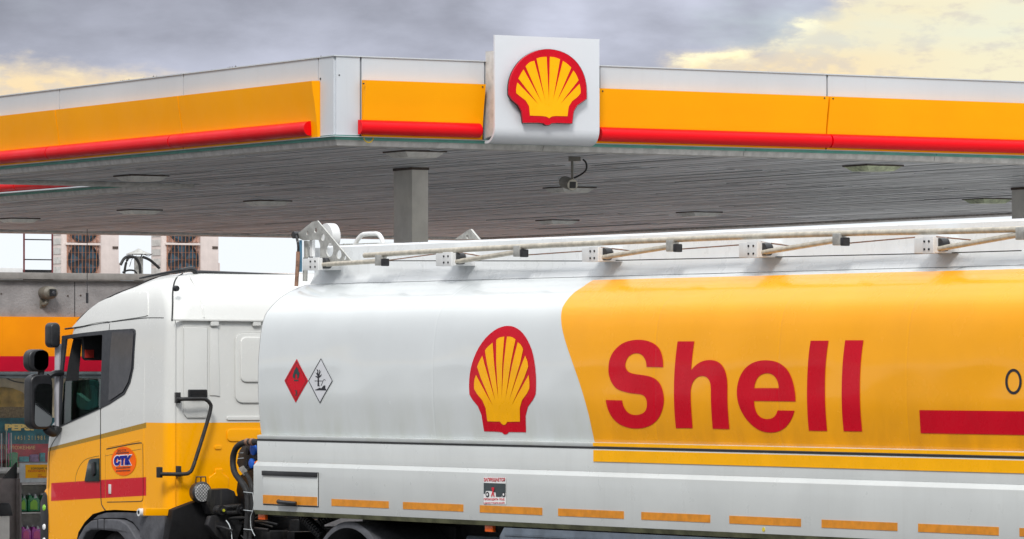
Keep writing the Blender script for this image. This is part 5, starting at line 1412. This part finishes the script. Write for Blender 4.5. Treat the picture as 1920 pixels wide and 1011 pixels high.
# litter bin
u0, z1 = FS.on(-14, 943, -1.1); u1, z0 = FS.on(13.5, 967, -1.1); P = S0 + SD*((u0+u1)/2) + SE*(-1.1); w = (u1-u0)
bn = thing('litter_bin', 'grey litter bin with black lid at the left photo edge', 'bin', (P.x, P.y, -0.6), SROT)
G().sz([(-w/2+.03,0),(w/2-.03,0),(w/2-.03,z0+.6),(-w/2+.03,z0+.6)], -.15, .15).build('body', M['column'], bn, bevel=.01)
G().sz([(-w/2,z0+.6),(w/2+.02,z0+.6),(w/2-.02,z1+.55),(w/2-.05,z1+.6),(-w/2+.05,z1+.6)], -.18, .18).build('lid', M['black'], bn, bevel=.02)
# wall security camera
x, y, _z = place(84, 556, 0)
u, z = sh(84, 556)
wc_ = thing('security_camera', 'beige security camera with hood on the grey shop wall', 'security camera', (x, y, z-.6), SROT)
k2 = y / FPX
ho = G().lathe([(0,-.24),(.08,-.24),(.125,-.20),(.135,-.05),(.13,.0)], (0,-.02,.07), 'y', 20).build('hood', mat('beige_camera_hood', (.15,.135,.11), .5), wc_)
ho.scale = (1.05, 1, .85)
G().box(-.045, .075, -.285, -.05, .0, .12).build('camera_body', M['black'], wc_, bevel=.012)
G().lathe([(0,-.004),(.025,-.004),(.032,.004)], (.02, -.29, .055), 'y', 14).build('lens', M['qwin'], wc_)
G().tube(smooth_path([(-.0,-.12,-.02), (-.02,-.12,-.09), (-.05,-.10,-.13), (-.05,-.0,-.14)], 4), .035, 10).build('bracket', MATS['beige_camera_hood'], wc_)
G().box(-.10, .02, -.02, 0, -.19, -.04).build('wall_plate', MATS['beige_camera_hood'], wc_, bevel=.01)

# roof equipment
RO2 = 4.2
def ro(px, py, off=RO2): return FS.on(px, py, off)
zroof = z_roof - .1 - .6
def ac_unit(px0, label):
    (u0, _), (u1, _) = ro(px0+5, 480), ro(px0+111, 480)
    P = S0 + SD*u0 + SE*RO2
    t = thing('air_conditioner', label, 'air conditioner', (P.x, P.y, zroof), SROT, 'rooftop air conditioner units')
    W_ = u1-u0; gz = lambda py: ro(px0+50, py)[1]-zroof
    H = gz(360)
    G().box(0, W_, .0, .42, .08, H).build('casing', M['ac'], t, bevel=.01)
    for k_ in (.05, W_-.2): G().box(k_, k_+.15, .02, .40, 0, .08).build('foot', M['chassis'], t)
    a0, a1 = ro(px0+13, 480)[0]-u0, ro(px0+73.5, 480)[0]-u0
    for yt, yb, cy in ((460, 515, 488), (402, 454.5, 424)):
        z1_, z0_ = gz(yt), gz(yb); cz = gz(cy); cx = (a0+a1)/2; r_ = (a1-a0)/2*.94
        fr_ = G().box(a0, a1, -.012, -.001, z0_, z1_).build('fin_panel', M['acfin'], t)
        G().lathe([(0,-.02),(.06,-.024),(.10,-.014),(r_-.012,-.014),(r_-.012,-.036),(r_+.006,-.036),(r_+.006,-.012)], (cx, 0, cz), 'y', 32).build('fan', M['acfan'], fr_)
        g = G()
        for i in range(5):
            a = 2*math.pi*i/5+.4; p = [(cx+.05*math.cos(a), cz+.05*math.sin(a)), (cx+r_*.9*math.cos(a-.25), cz+r_*.9*math.sin(a-.25)), (cx+r_*.92*math.cos(a+.45), cz+r_*.92*math.sin(a+.45))]
            g.sz(p, -.022, -.018)
        g.build('fan_blades', mat('bluish_blade', (.035,.075,.11), .35), fr_)
        g = G(); nb_ = 9
        for i in range(nb_+1):
            x_ = a0 + (a1-a0)*i/nb_; g.box(x_-.0032, x_+.0032, -.046, -.038, z0_, z1_)
        for i in range(5):
            z_ = z0_ + (z1_-z0_)*i/4; g.box(a0, a1, -.043, -.040, z_-.002, z_+.002)
        g.build('guard_grille', mat('orange_brown_wire', (.36,.15,.07), .5), fr_)
        G().box(a0-.03, a1+.01, -.05, -.0, z1_-.0, z1_+.035).build('rib', M['ac'], t, bevel=.006)
    (ua_, za_), (ub_, zb_) = ro(px0+99, 462), ro(px0+109, 467)
    G().box(ua_-u0, ub_-u0, -.012, .0, zb_-zroof, za_-zroof).build('handle_recess', M['lframe'], t)
    x_ = ro(px0+75, 480)[0]-u0
    G().box(x_, x_+.006, -.004, 0, .1, H-.02).build('panel_joint', M['lframe'], t)
    g = G()
    for i in range(8): 
        z_ = .15 + i*.17; g.box(-.012, -.001, .05, .38, z_, z_+.11)
    g.build('side_louvres', M['trim'], t)
    G().box(-.008, -.0005, .01, .045, .1, H-.03).build('side_post', M['ac'], t)
    G().box(W_+.001, W_+.06, .05, .3, .1, gz(492)).build('valve_cover', M['ac'], t, bevel=.01)
ac_unit(112, 'left beige double-fan air conditioner unit on the shop roof')
ac_unit(299, 'right beige double-fan air conditioner unit on the shop roof')
# ladder
(u0, zt_), (u1, zb_) = ro(45, 380, 1.5), ro(98, 513, 1.5); P = S0 + SD*u0 + SE*1.5
ld = thing('roof_ladder', 'thin dark red steel ladder standing on the shop roof', 'ladder', (P.x, P.y, zroof), SROT)
g = G().box(-.012, .012, -.012, .012, 0, zt_-zroof); g.build('rail', M['rust'], ld)
G().box(u1-u0-.012, u1-u0+.012, -.012, .012, 0, zt_-zroof).build('rail', M['rust'], ld)
for py in (412, 449.5, 487, 507):
    z_ = ro(70, py, 1.5)[1]-zroof; G().box(.013, u1-u0-.013, -.008, .008, z_-.01, z_+.01).build('rung', M['chassis'], ld)
# flue with conical cap
u, z = ro(260, 511, 3.0); P = S0 + SD*u + SE*3.0; k3 = P.y/FPX
fl = thing('roof_vent', 'small metal flue with conical cap between the air conditioners', 'vent', (P.x, P.y, zroof), SROT)
zz3 = lambda py: ro(260, py, 3.0)[1]-zroof
G().lathe([(0,0),(8.5*k3,0),(8.5*k3,zz3(481)),(7.5*k3,zz3(481))], (0,0,0), 'z', 20).build('pipe', M['steel'], fl)
G().lathe([(0,zz3(465.5)),(8*k3,zz3(470)),(24*k3,zz3(476.5)),(23*k3,zz3(477.5)),(0,zz3(472))], (0,0,0), 'z', 24).build('cap', M['steel'], fl)
g = G()
for a in (0.5, 2.6, 4.7): g.tube([(8*k3*math.cos(a), 8*k3*math.sin(a), zz3(484)), (14*k3*math.cos(a), 14*k3*math.sin(a), zz3(474))], .006, 5)
g.build('cap_stay', M['chassis'], fl)
def rp3(px, py, off=2.8):
    u, z = ro(px, py, off); P = S0 + SD*u + SE*off; return (P.x, P.y, z)
base = rp3(262, 514)
hs = thing('insulated_pipes', 'black insulated hoses looping round the roof flue', 'pipes', base)
rel = lambda p: (p[0]-base[0], p[1]-base[1], p[2]-base[2])
for path, r_ in (([(226,497),(232,486),(240,481),(250,482),(256,486),(262,498),(263,514)], .026), ([(233,513),(236,495),(241,484),(250,482)], .022), ([(268,482),(280,487),(290,495),(299,503)], .026), ([(258,516),(252,508),(240,507),(230,511)], .016), ([(243,500),(248,485),(256,480)], .006), ([(268,476),(278,480),(286,476)], .006)):
    G().tube(smooth_path([rel(rp3(*p)) for p in path], 5), r_, 8).build('hose', M['rubber'], hs)
# low parapet kit on the far left of the roof
x0, z1 = ro(0, 502, 2.0); x1, z0 = ro(43, 510, 2.0); P = S0 + SD*x0 + SE*2.0
ds_ = thing('roof_duct', 'low white duct on the shop roof left of the ladder', 'duct', (P.x, P.y, zroof), SROT)
G().box(-1.5, x1-x0, 0, .5, 0, z1-zroof).build('casing', M['wplastic'], ds_, bevel=.01)
G().box(x1-x0+.05, x1-x0+.55, 0, .4, 0, z1-zroof-.03).build('end_box', M['chassis'], ds_)
